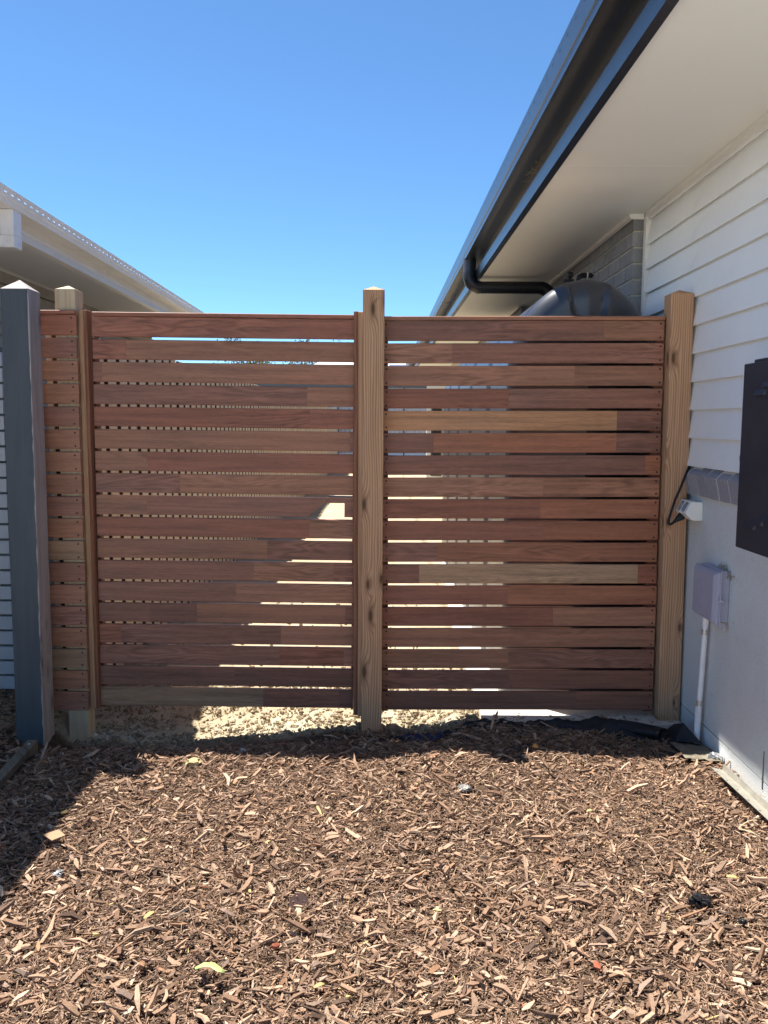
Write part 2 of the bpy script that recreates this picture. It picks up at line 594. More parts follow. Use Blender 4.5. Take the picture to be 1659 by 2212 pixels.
mb = MB(); mb.prism([(-6, -14), (9, -14), (9, .55), (-1.75, .55), (-1.75, 2.3), (-6, 2.3)], -.05, .012, 'Z'); g = mb.build('bounce_slab', MT['concrete']); tag(g, kind='structure')  # unseen pale concrete, added to bounce sunlight into the shade
# concrete path along the house behind the fence
mb = MB()
mb.prism([(.47, 3.875), (.80, 3.845), (1.42, 3.84), (1.42, 9.5), (.62, 9.5), (.47, 6.0)], -.06, .0, 'Z')
g = mb.build('concrete_path', MT['concrete']); tag(g, kind='structure')


# ------------------------------------------------------------------ right-hand house
house = thing('house', 'pale boarded house with charcoal gutter and wide soffit, beside the fence', 'house', (1.43, 0, 0))
Y0 = -2.6
KR = -.011      # the eave runs a touch out of square with the wall
# weatherboards
zb, ptc = 1.232, .1285
board = None
for i in range(11):
    z0 = zb + i * ptc
    z1 = min(z0 + ptc + .014, 2.563)
    if z1 - z0 < .02:
        break
    mb = MB()
    dz = z1 - z0
    t = .021 - .017 * min(1, dz / (ptc + .014))
    mb.prism([(1.43, z0 + .0125), (1.4095, z0 + .008), (1.4085, z0), (1.4050, z0), (1.4045, z0 + .003), (1.43 - t, z1), (1.43, z1)], Y0, 4.655)
    board = mb.build('weatherboard', MT['clad'], house)
mb = MB(); mb.box(1.43, 1.50, Y0, 4.69, 1.14, 2.75); mb.build('wall_frame', MT['clad'], house)
mb = MB(); mb.box(1.398, 1.43, 4.655, 4.70, 1.225, 2.55, .002); mb.build('corner_trim', MT['trim'], house)
# rendered base wall with its slab rebate line
mb = MB(); mb.box(1.43, 1.58, Y0, 4.69, .084, 1.13); mb.build('rendered_wall', MT['render'], house)
mb = MB(); mb.box(1.4345, 1.58, Y0, 4.69, .079, .084); mb.build('rebate_joint', MT['hole'], house)
mb = MB(); mb.box(1.43, 1.58, Y0, 4.69, -.3, .079); mb.build('slab_edge', MT['render'], house)
mb = MB(); mb.prism([(3.030, .20), (3.0325, .17), (3.0305, .13), (3.033, .09), (3.030, .05), (3.0285, .05), (3.0315, .09), (3.029, .13), (3.031, .17)], 1.426, 1.4298, 'X'); mb.build('render_crack', MT['dusty'], house)
# brick sill, laid on edge with a sloping top
mb = MB(); mb.prism([(1.43, 1.103), (1.4145, 1.103), (1.3955, 1.1945), (1.43, 1.228)], Y0, 4.68)
mb.build('sill_mortar', MT['mortar_grey'], house)
mb = MB(); mb.prism([(1.432, 1.102), (1.412, 1.102), (1.392, 1.196), (1.432, 1.2305)], -.0525, .0525)
sb = mb.build('sill_brick', MT['sill_brick'], house)
cx0, cz0 = 1.412, 1.166
place(sb, (cx0, 4.62, cz0), house)
for i in range(1, 34):
    copy_part(sb, (cx0 + rng.uniform(-.0015, .0015), 4.62 - i * .1155, cz0 + rng.uniform(-.001, .001)), house, rot=(0, rng.uniform(-.02, .02), 0))
# soffit sheets, with the joint between them
for a, b in ((Y0, .84), (.846, 3.843), (3.849, 6.85), (6.856, 9.85), (9.856, 24)):
    mb = MB(); mb.prism([(.740 + KR * (a - 4), a), (1.9, a), (1.9, b), (.740 + KR * (b - 4), b)], 2.565, 2.572, 'Z')
    mb.build('soffit_sheet', MT['soffit'], house)
mb = MB(); mb.prism([(1.392, 2.5640), (1.392, 2.545), (1.408, 2.535), (1.4085, 2.5635)], Y0, 4.655); mb.build('eave_mould', MT['trim'], house)
# fascia
mb = MB(); mb.prism([(.722, 2.548), (.757, 2.548), (.757, 2.80), (.7425, 2.80), (.7425, 2.626), (.7365, 2.620), (.716, 2.614), (.7155, 2.608)], Y0, 24, k=KR)
mb.build('fascia', MT['dark_metal'], house)
# gutter: floor, back, front in two strips with slots between, rolled lip


def gutter(parent, mat, X, yA, yB, k, slot, pitch):
    sgn = 1 if X['back'] > X['front'] else -1
    mb = MB()
    f, b, z0, z1, fl = X['front'], X['back'], X['z0'], X['z1'], X['foot']
    t = .002 * sgn
    zs0, zs1 = z1 - .030, z1 - .0235

    def fx(z):
        return fl + (f - fl) * (z - z0) / (z1 - z0)
    mb.prism([(b, z0), (fl, z0), (fl + t * 2, z0 + .002), (b, z0 + .002)], yA, yB, k=k)
    mb.prism([(fl, z0 + .0005), (fx(z0 + .03), z0 + .03), (fx(z0 + .03) - .004 * sgn, z0 + .032), (fx(zs0) - .002 * sgn, zs0), (fx(zs0) + t, zs0),
              (fx(z0 + .03) + t, z0 + .034), (fl + t, z0 + .0025)], yA, yB, k=k)
    mb.prism([(fx(zs1), zs1), (f, z1), (f + .012 * sgn, z1 + .004), (f + .012 * sgn, z1 + .001), (f + t, z1 - .004), (fx(zs1) + t, zs1)], yA, yB, k=k)
    y = max(yA, 0.0)
    while y < yB:
        mb.prism([(fx(zs0), zs0), (fx(zs1), zs1), (fx(zs1) + t, zs1), (fx(zs0) + t, zs0)], y, y + pitch - slot, k=k)
        y += pitch
    return mb.build('gutter', mat, parent)


gutter(house, MT['dark_metal'], dict(front=.620, foot=.631, back=.7420, z0=2.693, z1=2.815), Y0, 24, KR, .028, .125)
for yy in (9.0,):
    mb = MB(); mb.prism([(.632, 2.690), (.7344, 2.690), (.7344, 2.6926), (.632, 2.6926)], yy, yy + .03, k=KR); mb.build('gutter_joint', MT['dark_metal'], house)
mb = MB(); mb.prism([(.70, 2.83), (.72, 2.80), (5.2, 4.66), (5.2, 4.70)], Y0, 24, k=KR); mb.build('roof', MT['roof_dark'], house)
# brick wall beyond the boards
BX = 1.345
br = MB().box(-.055, .055, -.115, .115, -.038, .038, .003).build('brick', MT['brick'], house)
brh = None
first = True


def brick_run(y0, y1, xf, zmin, zmax, parent, src, k=0.0):
    global first
    z = zmin; row = 0
    while z + .076 <= zmax + 1e-6:
        y = y0 + (0 if row % 2 == 0 else -.12)
        while y < y1 - .02:
            a, b = max(y, y0), min(y + .23, y1)
            if b - a > .03:
                o = (xf + .055 + k * (a - y0) + rng.uniform(-.0015, .0015), (a + b) / 2, z + .038)
                copy_part(src, o, parent, scale=(1, (b - a) / .23, 1))
            y += .24
        z += .086; row += 1


brick_run(4.715, 7.2, BX, 1.793, 2.56, house, br, -.008)
brick_run(8.25, 12.0, 1.30, 1.965, 2.56, house, br, -.006)
place(br, (BX + .055, 4.83, 1.745), house)
mb = MB()
mb.prism([(BX + .008, 4.722), (1.6, 4.722), (1.6, 7.19), (BX - .012, 7.19)], -.1, 2.562, 'Z'); mb.build('mortar_bed', MT['mortar'], house)
mb = MB(); mb.prism([(1.308, 8.257), (1.6, 8.257), (1.6, 23.9), (1.215, 23.9)], -.1, 2.561, 'Z'); mb.build('mortar_bed', MT['mortar'], house)
mb = MB(); mb.box(1.72, 1.8, 7.0, 8.4, -.1, 2.56); mb.build('recess_wall', MT['render'], house)
# lower courses that the fence hides, joined
mb = MB()
z = 1.793 - .086 * 2; row = 0
while z > 0:
    y = 4.715 - (.12 if row % 2 else 0)
    while y < 7.18:
        a, b = max(y, 4.715), min(y + .23, 7.2)
        if b - a > .03:
            s = -.008 * (a - 4.7)
            mb.box(BX + s, BX + .11, a, b, z, z + .076, .003)
        y += .24
    z -= .086; row += 1
o = mb.build('brick_courses', MT['brick'], house); tag(o, kind='stuff')
mb = MB()
for z in np.arange(0.0, 1.95, .086):
    y = 8.25
    while y < 11.9:
        mb.box(1.30 - .006 * (y - 8.25), 1.40, y, y + .23, z + .003, z + .079, .003); y += .24
o = mb.build('brick_courses', MT['brick'], house); tag(o, kind='stuff')
# white quad along the brick head and at the recess
mb = MB(); mb.prism([(BX - .018, 2.5645), (BX - .018, 2.545), (BX - .001, 2.538), (BX - .001, 2.5645)], 4.70, 7.2, k=-.008); mb.build('eave_mould', MT['trim'], house)
mb = MB(); mb.box(BX - .020, 1.398, 4.698, 4.7145, 2.538, 2.5646); mb.build('eave_mould', MT['trim'], house)
mb = MB(); mb.prism([(1.282, 2.5645), (1.282, 2.545), (1.299, 2.538), (1.299, 2.5645)], 8.23, 12, k=-.006); mb.build('eave_mould', MT['trim'], house)
# far wing of the house with a window, seen in slivers between the slats
mb = MB(); mb.box(.86, 1.3, 18.0, 18.2, -.1, 2.5); wing = mb.build('wing_wall', MT['cream'], house)
mb = MB(); mb.box(.95, 1.18, 17.96, 17.995, .3, 2.1); wf = mb.build('window', MT['colorbond_dark'], house)
mb = MB(); mb.box(.985, 1.145, 17.945, 17.958, .35, 2.05); mb.build('pane', MT['glass'], wf)

# ------------------------------------------------------------------ left-hand neighbour
YL = 2.45
nb = thing('neighbour_house', 'cream brick house with white gutter, behind the left fence posts', 'house', (-2.6, 0, 0))
KL = -.012
gutter(nb, MT['cream'], dict(front=-1.925, foot=-1.945, back=-2.040, z0=2.548, z1=2.626), YL, 9.6, KL, .030, .08)
mb = MB(); mb.prism([(-2.041, 2.49), (-2.060, 2.49), (-2.060, 2.575), (-2.041, 2.575)], YL, 9.6, k=KL); mb.build('fascia', MT['cream'], nb)
for a, b in ((YL, 6.07), (6.078, 9.6)):
    mb = MB(); mb.prism([(-2.036, 2.448), (-2.066, 2.442), (-2.066, 2.489), (-2.041, 2.489)], a, b, k=KL); mb.build('fascia_board', MT['trim'], nb)
mb = MB(); mb.prism([(-2.0385, 2.503), (-2.0405, 2.500), (-2.0405, 2.516), (-2.0385, 2.514)], YL, 9.6, k=KL); mb.build('fascia_rib', MT['cream'], nb)
mb = MB(); mb.prism([(-2.062, 2.447), (-2.70, 2.447), (-2.70, 2.454), (-2.062, 2.454)], YL, 9.6, k=KL); mb.build('soffit_sheet', MT['cream_soffit'], nb)
mb = MB(); mb.prism([(-2.52, 2.4465), (-2.52, 2.43), (-2.54, 2.42), (-2.54, 2.4465)], YL, 9.6, k=KL); mb.build('eave_mould', MT['trim'], nb)
mb = MB(); mb.prism([(-1.995, 2.60), (-2.0, 2.585), (-6.0, 4.18), (-6.0, 4.22)], YL, 9.7, k=KL); mb.build('roof', MT['roof_pale'], nb)
mb = MB(); mb.prism([(-2.55, YL), (-2.60, 9.35), (-2.9, 9.35), (-2.9, YL)], -.2, 2.446, 'Z'); mb.build('mortar_bed', MT['mortar'], nb)
bb = MB().box(-.055, .055, -.115, .115, -.038, .038, .003).build('brick', MT['beige_brick'], nb)
z = 2.355; row = 0
while z > 1.8:
    y = 2.5 - (.12 if row % 2 else 0)
    while y < 9.2:
        copy_part(bb, (-2.545 + .055 - .055 - .045 - .0055 * (y - 4.0), y + .115, z + .038), nb)
        y += .24
    z -= .086; row += 1
place(bb, (-2.59, 4.18, 2.393), nb)
# square downpipe dropping from the gutter, then turning back to the wall
mb = MB(); mb.box(-2.03, -1.958, 4.485, 4.585, 2.415, 2.547, .003); dp = mb.build('downpipe', MT['white_pvc'], nb)
mb = MB(); mb.box(-2.50, -1.959, 4.486, 4.584, 2.352, 2.4147, .003); mb.build('offset_bend', MT['white_pvc'], dp)
nb.location.z -= .022

# ------------------------------------------------------------------ posts
PYR = .022


def post(name, label, x0, x1, y0, y1, zb, zt, lean, mat, grp=None, pyr=PYR):
    n = 14
    mb = MB()
    c = .003
    base = [(x0 + c, y0), (x1 - c, y0), (x1, y0 + c), (x1, y1 - c), (x1 - c, y1), (x0 + c, y1), (x0, y1 - c), (x0, y0 + c)]
    vs = []
    zsv = [zb, zt]
    for z in zsv:
        s = lean * (zt - z) / (zt - zb)
        vs += [(x + s, y, z) for x, y in base]
    vs.append(((x0 + x1) / 2, (y0 + y1) / 2, zt + pyr))
    fs = [tuple(range(7, -1, -1))]
    fs += [(i, (i + 1) % 8, 8 + (i + 1) % 8, 8 + i) for i in range(8)]
    fs += [(8 + i, 8 + (i + 1) % 8, 16) for i in range(8)]
    mb.add(vs, fs)
    o = mb.build(name, mat)
    tag(o, label, 'post', grp)
    return o


G = 'pine posts of the slatted fence'
pm = post('fence_post', 'knotty pine post in the middle, between the two slatted panels', -.112, -.013, 3.88, 3.98, -.32, 2.026, -.006, MT['pine'], G)
pr = post('fence_post', 'wide knotty pine post at the right end, against the house wall', 1.299, 1.404, 3.90, 4.0, -.012, 2.020, .018, MT['pine'], G)
pl = post('fence_post', 'weathered pine post behind the short slats, next to the charcoal post', -1.528, -1.433, 3.901, 4.0, -.35, 2.026, -.006, MT['pine_raw'], G)

# charcoal corner post: painted front, bare side
gp = thing('corner_post', 'thick charcoal painted post with bare weathered side and pointed top, far left', 'post', (-1.63, 3.76, -.06))
mb = MB()
zt = 1.996
gx0, gx1, gy0, gy1 = -1.696, -1.571, 3.70, 3.822
mb.add([(gx0, gy0, -.35), (gx1, gy0, -.35), (gx1, gy1, -.35), (gx0, gy1, -.35), (gx0 + .012, gy0, zt), (gx1 + .008, gy0, zt), (gx1 + .008, gy1, zt), (gx0 + .012, gy1, zt),
        ((gx0 + gx1) / 2 + .01, (gy0 + gy1) / 2, zt + .046)],
       [(3, 2, 1, 0), (0, 1, 5, 4), (1, 2, 6, 5), (2, 3, 7, 6), (3, 0, 4, 7), (4, 5, 8), (5, 6, 8), (6, 7, 8), (7, 4, 8)])
mb.build('timber', MT['weathered'], gp)
mb = MB()
n = 60
vs = []
for i in range(n + 1):
    t = i / n
    z = -.3 + t * (zt - .002 + .3)
    s = (1 - t)
    e = rng.uniform(-.0025, .003) - .004
    xl = gx0 - .001 + .012 * t
    xr = gx1 + .008 * t + e
    vs += [(xl, gy0 - .0015, z), (xr, gy0 - .0015, z), (xr, gy0 + .0005, z), (xl, gy0 + .0005, z)]
fs = []
for i in range(n):
    for j in range(4):
        fs.append((i * 4 + j, i * 4 + (j + 1) % 4, i * 4 + 4 + (j + 1) % 4, i * 4 + 4 + j))
mb.add(vs, fs)
mb.build('paint_coat', MT['charcoal'], gp)

# ------------------------------------------------------------------ slats
PAL = dict(R=(.285, .118, .076), B=(.312, .152, .095), T=(.36, .19, .115), G=(.41, .218, .115), D=(.225, .107, .075),
           P=(.270, .129, .090), O=(.330, .139, .080), L=(.45, .288, .178), V=(.30, .188, .118), K=(.20, .096, .068))
SH, SG = .09235, .0122
ZT = 1.903
seedc = [1.0]


def slat(parent, x0, x1, yf, row, spec, screws=(), ztop=ZT, th=.019):
    """spec: list of (x where the piece ends, palette letter)"""
    z1 = ztop - row * (SH + SG) + rng.uniform(-.0007, .0007)
    z0 = z1 - SH
    c = .0025
    prof = [(yf, z0 + c), (yf, z1 - c), (yf + c, z1), (yf + th - c, z1), (yf + th, z1 - c), (yf + th, z0 + c), (yf + th - c, z0), (yf + c, z0)]
    xs_ = [x0] + [q[0] for q in spec[:-1]] + [x1]
    mb = MB()
    vs = []
    for i, x in enumerate(xs_):
        if 0 < i < len(xs_) - 1:   # a hair-line groove at the finger joint
            for dx, dp in ((-.0009, 0), (0, .0006), (.0009, 0)):
                vs += [(x + dx, a + (dp if a < yf + th / 2 else -dp), b) for a, b in prof]
        else:
            vs += [(x, a, b) for a, b in prof]
    rings = len(vs) // 8
    k = 0
    piece = []
    for i in range(len(xs_) - 1):
        piece.append(i)
        if i < len(xs_) - 2:
            piece += [i, i + 1]
    b = len(mb.v)
    tones = []
    for _, p in spec:
        f = rng.uniform(.9, 1.1)
        tones.append((scalevary(PAL[p], f), seedc[0])); seedc[0] += 1.37
    mb.v += vs
    for r in range(rings - 1):
        tn, sd_ = tones[min(piece[r], len(tones) - 1)]
        for j in range(8):
            mb.f.append((r * 8 + j, r * 8 + (j + 1) % 8, r * 8 + 8 + (j + 1) % 8, r * 8 + 8 + j)); mb.tint.append(tn); mb.seed.append(sd_)
    mb.f.append(tuple(range(7, -1, -1))); mb.tint.append(tones[0][0]); mb.seed.append(tones[0][1])
    mb.f.append(tuple((rings - 1) * 8 + j for j in range(8))); mb.tint.append(tones[-1][0]); mb.seed.append(tones[-1][1])
    o = mb.build('slat', MT['slat'], parent)
    for sx in screws:
        for zz in (z0 + .014, z1 - .016):
            add_screw(o, sx + rng.uniform(-.002, .002), yf - .0006, zz + rng.uniform(-.0015, .0015))
    return o


SCREW = [None]


def add_screw(parent, x, y, z):
    if SCREW[0] is None:
        mb = MB(); mb.tube([(0, .003, 0), (0, .0002, 0), (0, 0, 0)], [.0046, .0046, .0036], 10)
        SCREW[0] = mb.build('screw', MT['screw'], parent)
        place(SCREW[0], (x, y + .0015, z), parent)
    else:
        copy_part(SCREW[0], (x, y + .0015, z), parent)


def vx(px, y):
    """world x of a joint measured along the slat run, in the plane y"""
    return (px - 835.6) * y / 1800.0


# the gate ------------------------------------------------------------
GY = 3.955
gate = thing('gate', 'slatted dark hardwood gate with a hand hole, left of the middle post', 'gate', (-1.378, GY, 0.03))
GATE_UP = .008
gx0, gx1 = -1.3915, -.158
spec = [
    [('R',)], [('R', 273), ('B',)], [('P', 221), ('B',)], [('P', 660), ('B',)], [('R', 665), ('R',)], [('B', 752), ('P',)], [('B', 315), ('R',)],
    [('P', 385), ('B',)], None, [('R', 665), ('B',)], [('B', 574), ('P',)], [('P', 544), ('B', 718), ('P',)], [('P', 504), ('B',)],
    [('P', 315), ('D', 418), ('B', 745), ('D',)], [('R', 250), ('P', 603), ('B',)], [('P', 600), ('R', 742), ('P',)], [('D', 500), ('D',)],
    [('V', 564), ('D', 732), ('K',)]]
for r, s in enumerate(spec):
    if s is None:
        # the slat with the latch hand hole cut into its lower edge
        z1 = ZT - r * (SH + SG); z0 = z1 - SH
        mb = MB()
        a, b, c_, d, e = vx(312, GY), -.380, -.302, -.207, gx1
        y0_, y1_ = GY, GY + .019
        tp, tb = PAL['B'], scalevary(PAL['P'], 1.05)
        mb.prism([(gx0, z0), (a, z0), (a, z1), (gx0, z1)], y0_, y1_, tint=tp, seed=91)
        mb.prism([(a, z0), (b, z0), (c_, z0 + .067), (d, z0 + .067), (d, z0), (e, z0), (e, z1), (a, z1)], y0_, y1_, tint=tb, seed=95)
        mb.build('slat', MT['slat'], gate)
        continue
    sp_ = [(vx(q[1], GY) if len(q) > 1 else gx1, q[0]) for q in s]
    slat(gate, gx0, gx1, GY, r, sp_)
mb = MB(); mb.box(gx0, gx1, GY - .004, GY + .062, ZT + .001, ZT + .020, .002, tint=PAL['R'], seed=77); mb.build('cap_rail', MT['slat'], gate)
mb = MB(); mb.box(gx0 + .001, gx0 + .012, GY + .0195, GY + .060, .02, ZT, .002); mb.build('stile', MT['batten'], gate)
mb = MB(); mb.box(gx1 - .012, gx1 - .001, GY + .0195, GY + .060, .02, ZT, .002); mb.build('stile', MT['batten'], gate)
mb = MB(); mb.box(-.285, -.155, GY + .032, GY + .042, 1.064, 1.074, .001); lt = mb.build('latch', MT['latch'], gate)
mb = MB(); mb.box(-.262, -.16, GY + .026, GY + .0315, 1.050, 1.062, .001); mb.build('latch_plate', MT['latch'], lt)
gate.rotation_euler = (0, .0072, 0)
gate.location.z += GATE_UP

# the fixed panel ------------------------------------------------------
FY = 3.952
panel = thing('slatted_fence', 'slatted dark hardwood fence section between the middle post and the house', 'fence', (0, FY, .03))
fx0, fx1 = -.018, 1.300
spec = [
    [('D', 1300), ('B',)], [('B', 978), ('P',)], [('B', 1240), ('B',)], [('R', 1100), ('P',)], [('G', 1333), ('D',)], [('D', 940), ('O', 1333), ('D',)],
    [('D', 1396), ('O',)], [('B', 1178), ('B',)], [('R', 1172), ('O',)], [('R', 1180), ('O',)], [('P', 950), ('O',)], [('P', 910), ('L', 1388), ('R',)],
    [('R', 1105), ('O',)], [('R', 1205), ('B',)], [('B',)], [('B', 1108), ('P',)], [('D', 1110), ('D',)], [('K', 1260), ('D',)]]
for r, s in enumerate(spec):
    e = fx1 + .006 * r / 17 + rng.uniform(-.002, .002)
    sp_ = [(vx(q[1], FY) if len(q) > 1 else e, q[0]) for q in s]
    slat(panel, fx0, e, FY, r, sp_, screws=(fx0 + .024, e - .016))
mb = MB(); mb.box(fx0, fx1 + .002, FY - .004, FY + .062, ZT + .001, ZT + .019, .002, tint=PAL['B'], seed=78); mb.build('cap_rail', MT['slat'], panel)
mb = MB(); mb.box(fx0 + .001, fx0 + .032, FY + .0195, FY + .058, .02, ZT, .002); mb.build('batten', MT['batten'], panel)
mb = MB(); mb.box(fx1 - .034, fx1 + .006, FY + .0195, FY + .058, .02, ZT, .002); mb.build('batten', MT['batten'], panel)
panel.rotation_euler = (0, -.0058, 0)
panel.location.z -= .006

# the short infill slats -----------------------------------------------
IY = 3.8805
stub = thing('short_fence', 'narrow stack of short hardwood slats between charcoal and pine posts', 'fence', (-1.5, IY, .03))
order = 'RPBBPBBBPBVPBPBVBP'
for r in range(18):
    o = slat(stub, -1.64, -1.425 + rng.uniform(-.002, .002), IY, r, [(-1.425, order[r])], screws=(-1.449,), ztop=1.909)
mb = MB(); mb.box(-1.64, -1.428, IY - .004, IY + .0185, 1.9105, 1.928, .002, tint=PAL['R'], seed=79); mb.build('cap_rail', MT['slat'], stub)

# vertical trims fixed to the posts -------------------------------------
mb = MB(); mb.box(-1.4315, -1.408, 3.925, 3.9535, .035, 1.936, .002); t_ = mb.build('gate_stop', MT['ochre_trim'], pl)
mb = MB(); mb.box(-1.4077, -1.3922, 3.9275, 3.990, .035, 1.936, .002); mb.build('stop_edge', MT['merbau_trim'], pl)
mb = MB(); mb.box(-.155, -.1335, 3.915, 3.974, .012, 1.934, .002); mb.build('gate_stop', MT['merbau_trim'], pm)
mb = MB(); mb.box(-.1333, -.1090, 3.900, 3.974, .012, 1.930, .002); mb.build('stop_edge', MT['ochre_trim'], pm)

# ------------------------------------------------------------------ water tank
TC, TH = .978, .372
tank = thing('water_tank', 'slim black plastic rainwater tank with domed top behind the fence', 'water tank', (TC, 6.4, 0))


def tank_outline(n=64, hw=TH, drop=0.0):
    pts = []
    for i in range(14):
        pts.append((-hw, i / 14 * 1.66))
    for i in range(n + 1):
        a = math.pi - math.pi * i / n
        pts.append((hw * math.cos(a), 1.66 + (.470 - drop) * math.sin(a)))
    for i in range(13, -1, -1):
        pts.append((hw, i / 14 * 1.66))
    return pts


def tank_front(dx, z, s):
    y = 4.10 + .09 * abs(dx) / TH
    edge = max(0, s - .78) / .22
    y += .075 * (1 - math.sqrt(max(0, 1 - edge * edge)))
    # moulded recess with a rounded foot on either side of the crease
    w = .085
    zr = 2.0
    d = (abs(dx) - w) if z > zr else (math.hypot(dx, (z - zr) * 1.0) - w)
    rec = 1 - smooth01(-.014, .014, d)
    return y + .030 * float(rec)


out = tank_outline()
no = len(out)
mb = MB(); vs = []; fs = []
S = 44
for i, (ox, oz) in enumerate(out):
    zc = min(oz, 1.66)
    for k in range(S + 1):
        s = 1 - k / S
        x = ox * s
        z = zc + (oz - zc) * s
        if oz <= 1.66:
            z = oz
        vs.append((TC + x, tank_front(x, z, s), z))
for i in range(no - 1):
    for k in range(S):
        a = i * (S + 1) + k
        fs.append((a, a + 1, a + S + 2, a + S + 1))
mb.add(vs, fs)
o = mb.build('tank_end', MT['tank'], tank, smooth=True, angle=40)
mb = MB()
stations = []
y = 4.265
while y < 9.01:
    stations.append(y); y += .05
vs = []
for y in stations:
    ph = (y - 5.0) / 1.05
    fl = 1.0 if abs((ph - round(ph)) * 1.05) > .075 else .93
    if y < 4.5 or y > 8.9:
        fl = 1.0
    for ox, oz in out:
        f = fl if oz < 1.9 else 1 - (1 - fl) * .35
        vs.append((TC + ox * f, y, oz if oz < 1.66 else 1.66 + (oz - 1.66) * (1 - (1 - fl) * .6)))
fs = []
for i in range(len(stations) - 1):
    for j in range(no - 1):
        a = i * no + j
        fs.append((a, a + 1, a + no + 1, a + no))
fs.append(tuple((len(stations) - 1) * no + j for j in range(no)))
mb.add(vs, fs)
mb.build('tank_body', MT['tank'], tank, smooth=True, angle=32)
# valve and pipe fittings behind the tank, fixed to the brick
val = thing('pipe_fitting', 'small black valve and elbow pipe just above the tank dome', 'valve', (1.2, 5.6, 2.3))
yv = 5.6
mb = MB(); mb.tube([(1.13, yv, 2.26), (1.18, yv, 2.325), (1.245, yv, 2.352)], .008, 8); mb.build('pipe', MT['pipe'], val)
mb = MB(); mb.tube([(1.243, yv, 2.352), (1.256, yv, 2.382), (1.280, yv, 2.392), (1.303, yv, 2.393)], [.012, .017, .018, .018], 10); mb.build('elbow', MT['pipe'], val)
mb = MB(); mb.tube([(1.304, yv, 2.393), (1.312, yv, 2.393)], .020, 10); mb.build('collar', MT['white_pvc'], val)
mb = MB(); mb.tube([(1.313, yv, 2.393), (1.348, yv, 2.393)], .017, 10); mb.build('tail_pipe', MT['pipe'], val)
mb = MB(); mb.box(1.175, 1.212, yv - .02, yv + .02, 2.375, 2.412, .006); mb.box(1.182, 1.205, yv - .014, yv + .014, 2.28, 2.376, .004); mb.box(1.155, 1.222, yv - .012, yv + .012, 2.350, 2.366, .003)
mb.build('valve_body', MT['pipe'], val)
mb = MB()
for k in range(5):
    mb.tube([(1.11 + .012 * k, yv, 2.272 + .004 * k), (1.116 + .012 * k, yv - .012, 2.300 + .006 * (k % 2)), (1.125 + .012 * k, yv, 2.278 + .005 * k)], .004, 6)
mb.build('coil', MT['pipe'], val)

# rainwater pipe from the gutter across to the tank
dpz, dpy = 2.487, 6.7
pipe = thing('drain_pipe', 'thick black drain pipe running from the dark gutter to the tank', 'pipe', (.9, dpy, dpz))
mb = MB()
pts = [(0.642, dpy, 2.705), (0.642, dpy, 2.575)]
mb.tube(pts, .050, 16); mb.build('outlet', MT['dark_metal'], pipe)
pts = [(0.642, dpy, 2.575 + .012)] + [(.642 + .085 * (1 - math.cos(a)), dpy, dpz + .085 - .085 * math.sin(a)) for a in np.linspace(0, math.pi / 2, 8)]
mb = MB(); mb.tube(pts, .050, 18); mb.build('elbow', MT['pipe'], pipe, smooth=True, angle=40)
mb = MB(); mb.tube([(.727, dpy, dpz), (1.20, dpy, dpz)], .047, 18); mb.build('straight', MT['pipe'], pipe, smooth=True, angle=40)
pts = [(1.195 + .085 * math.sin(a), dpy, dpz - .085 + .085 * math.cos(a)) for a in np.linspace(0, math.pi / 2, 8)] + [(1.28, dpy, 2.02)]
mb = MB(); mb.tube(pts, .050, 18); mb.build('elbow', MT['pipe'], pipe, smooth=True, angle=40)
mb = MB(); mb.tube([(0.642, dpy, 2.60), (0.642, dpy, 2.575)], .053, 18); mb.build('collar', MT['pipe'], pipe)

# ------------------------------------------------------------------ things on the right wall
meter = thing('meter_box', 'charcoal metal meter box with raised louvres on the right house wall', 'meter box', (1.43, 2.8, .98))
mb = MB(); mb.box(1.295, 1.408, 2.55, 3.02, .985, 1.632, .003); mb.build('cabinet', MT['meter'], meter)
mb = MB(); mb.box(1.280, 1.2945, 2.545, 3.030, .978, 1.638, .0025); mb.build('door', MT['meter'], meter)
mb = MB(); mb.box(1.300, 1.41, 2.54, 2.995, 1.6385, 1.652, .003); mb.build('rain_hood', MT['meter'], meter)
mb = MB(); mb.box(1.283, 1.293, 3.0305, 3.040, 1.290, 1.312, .002); mb.build('door_catch', MT['meter'], meter)
lou = None
for (yc, zc) in ((2.885, 1.533), (2.825, 1.557), (2.765, 1.557), (2.70, 1.557), (2.912, 1.070), (2.855, 1.090), (2.796, 1.108), (2.735, 1.108)):
    if lou is None:
        mb = MB()
        mb.add([(0, -.042, .012), (0, .042, .012), (-.012, -.036, -.009), (-.012, .036, -.009), (0, -.042, -.012), (0, .042, -.012)],
               [(0, 1, 3, 2), (2, 3, 5, 4), (0, 2, 4), (1, 5, 3), (0, 4, 5, 1)])
        lou = mb.build('louvre', MT['meter'], meter)
        place(lou, (1.2752, yc, zc), meter)
    else:
        copy_part(lou, (1.2752, yc, zc), meter)

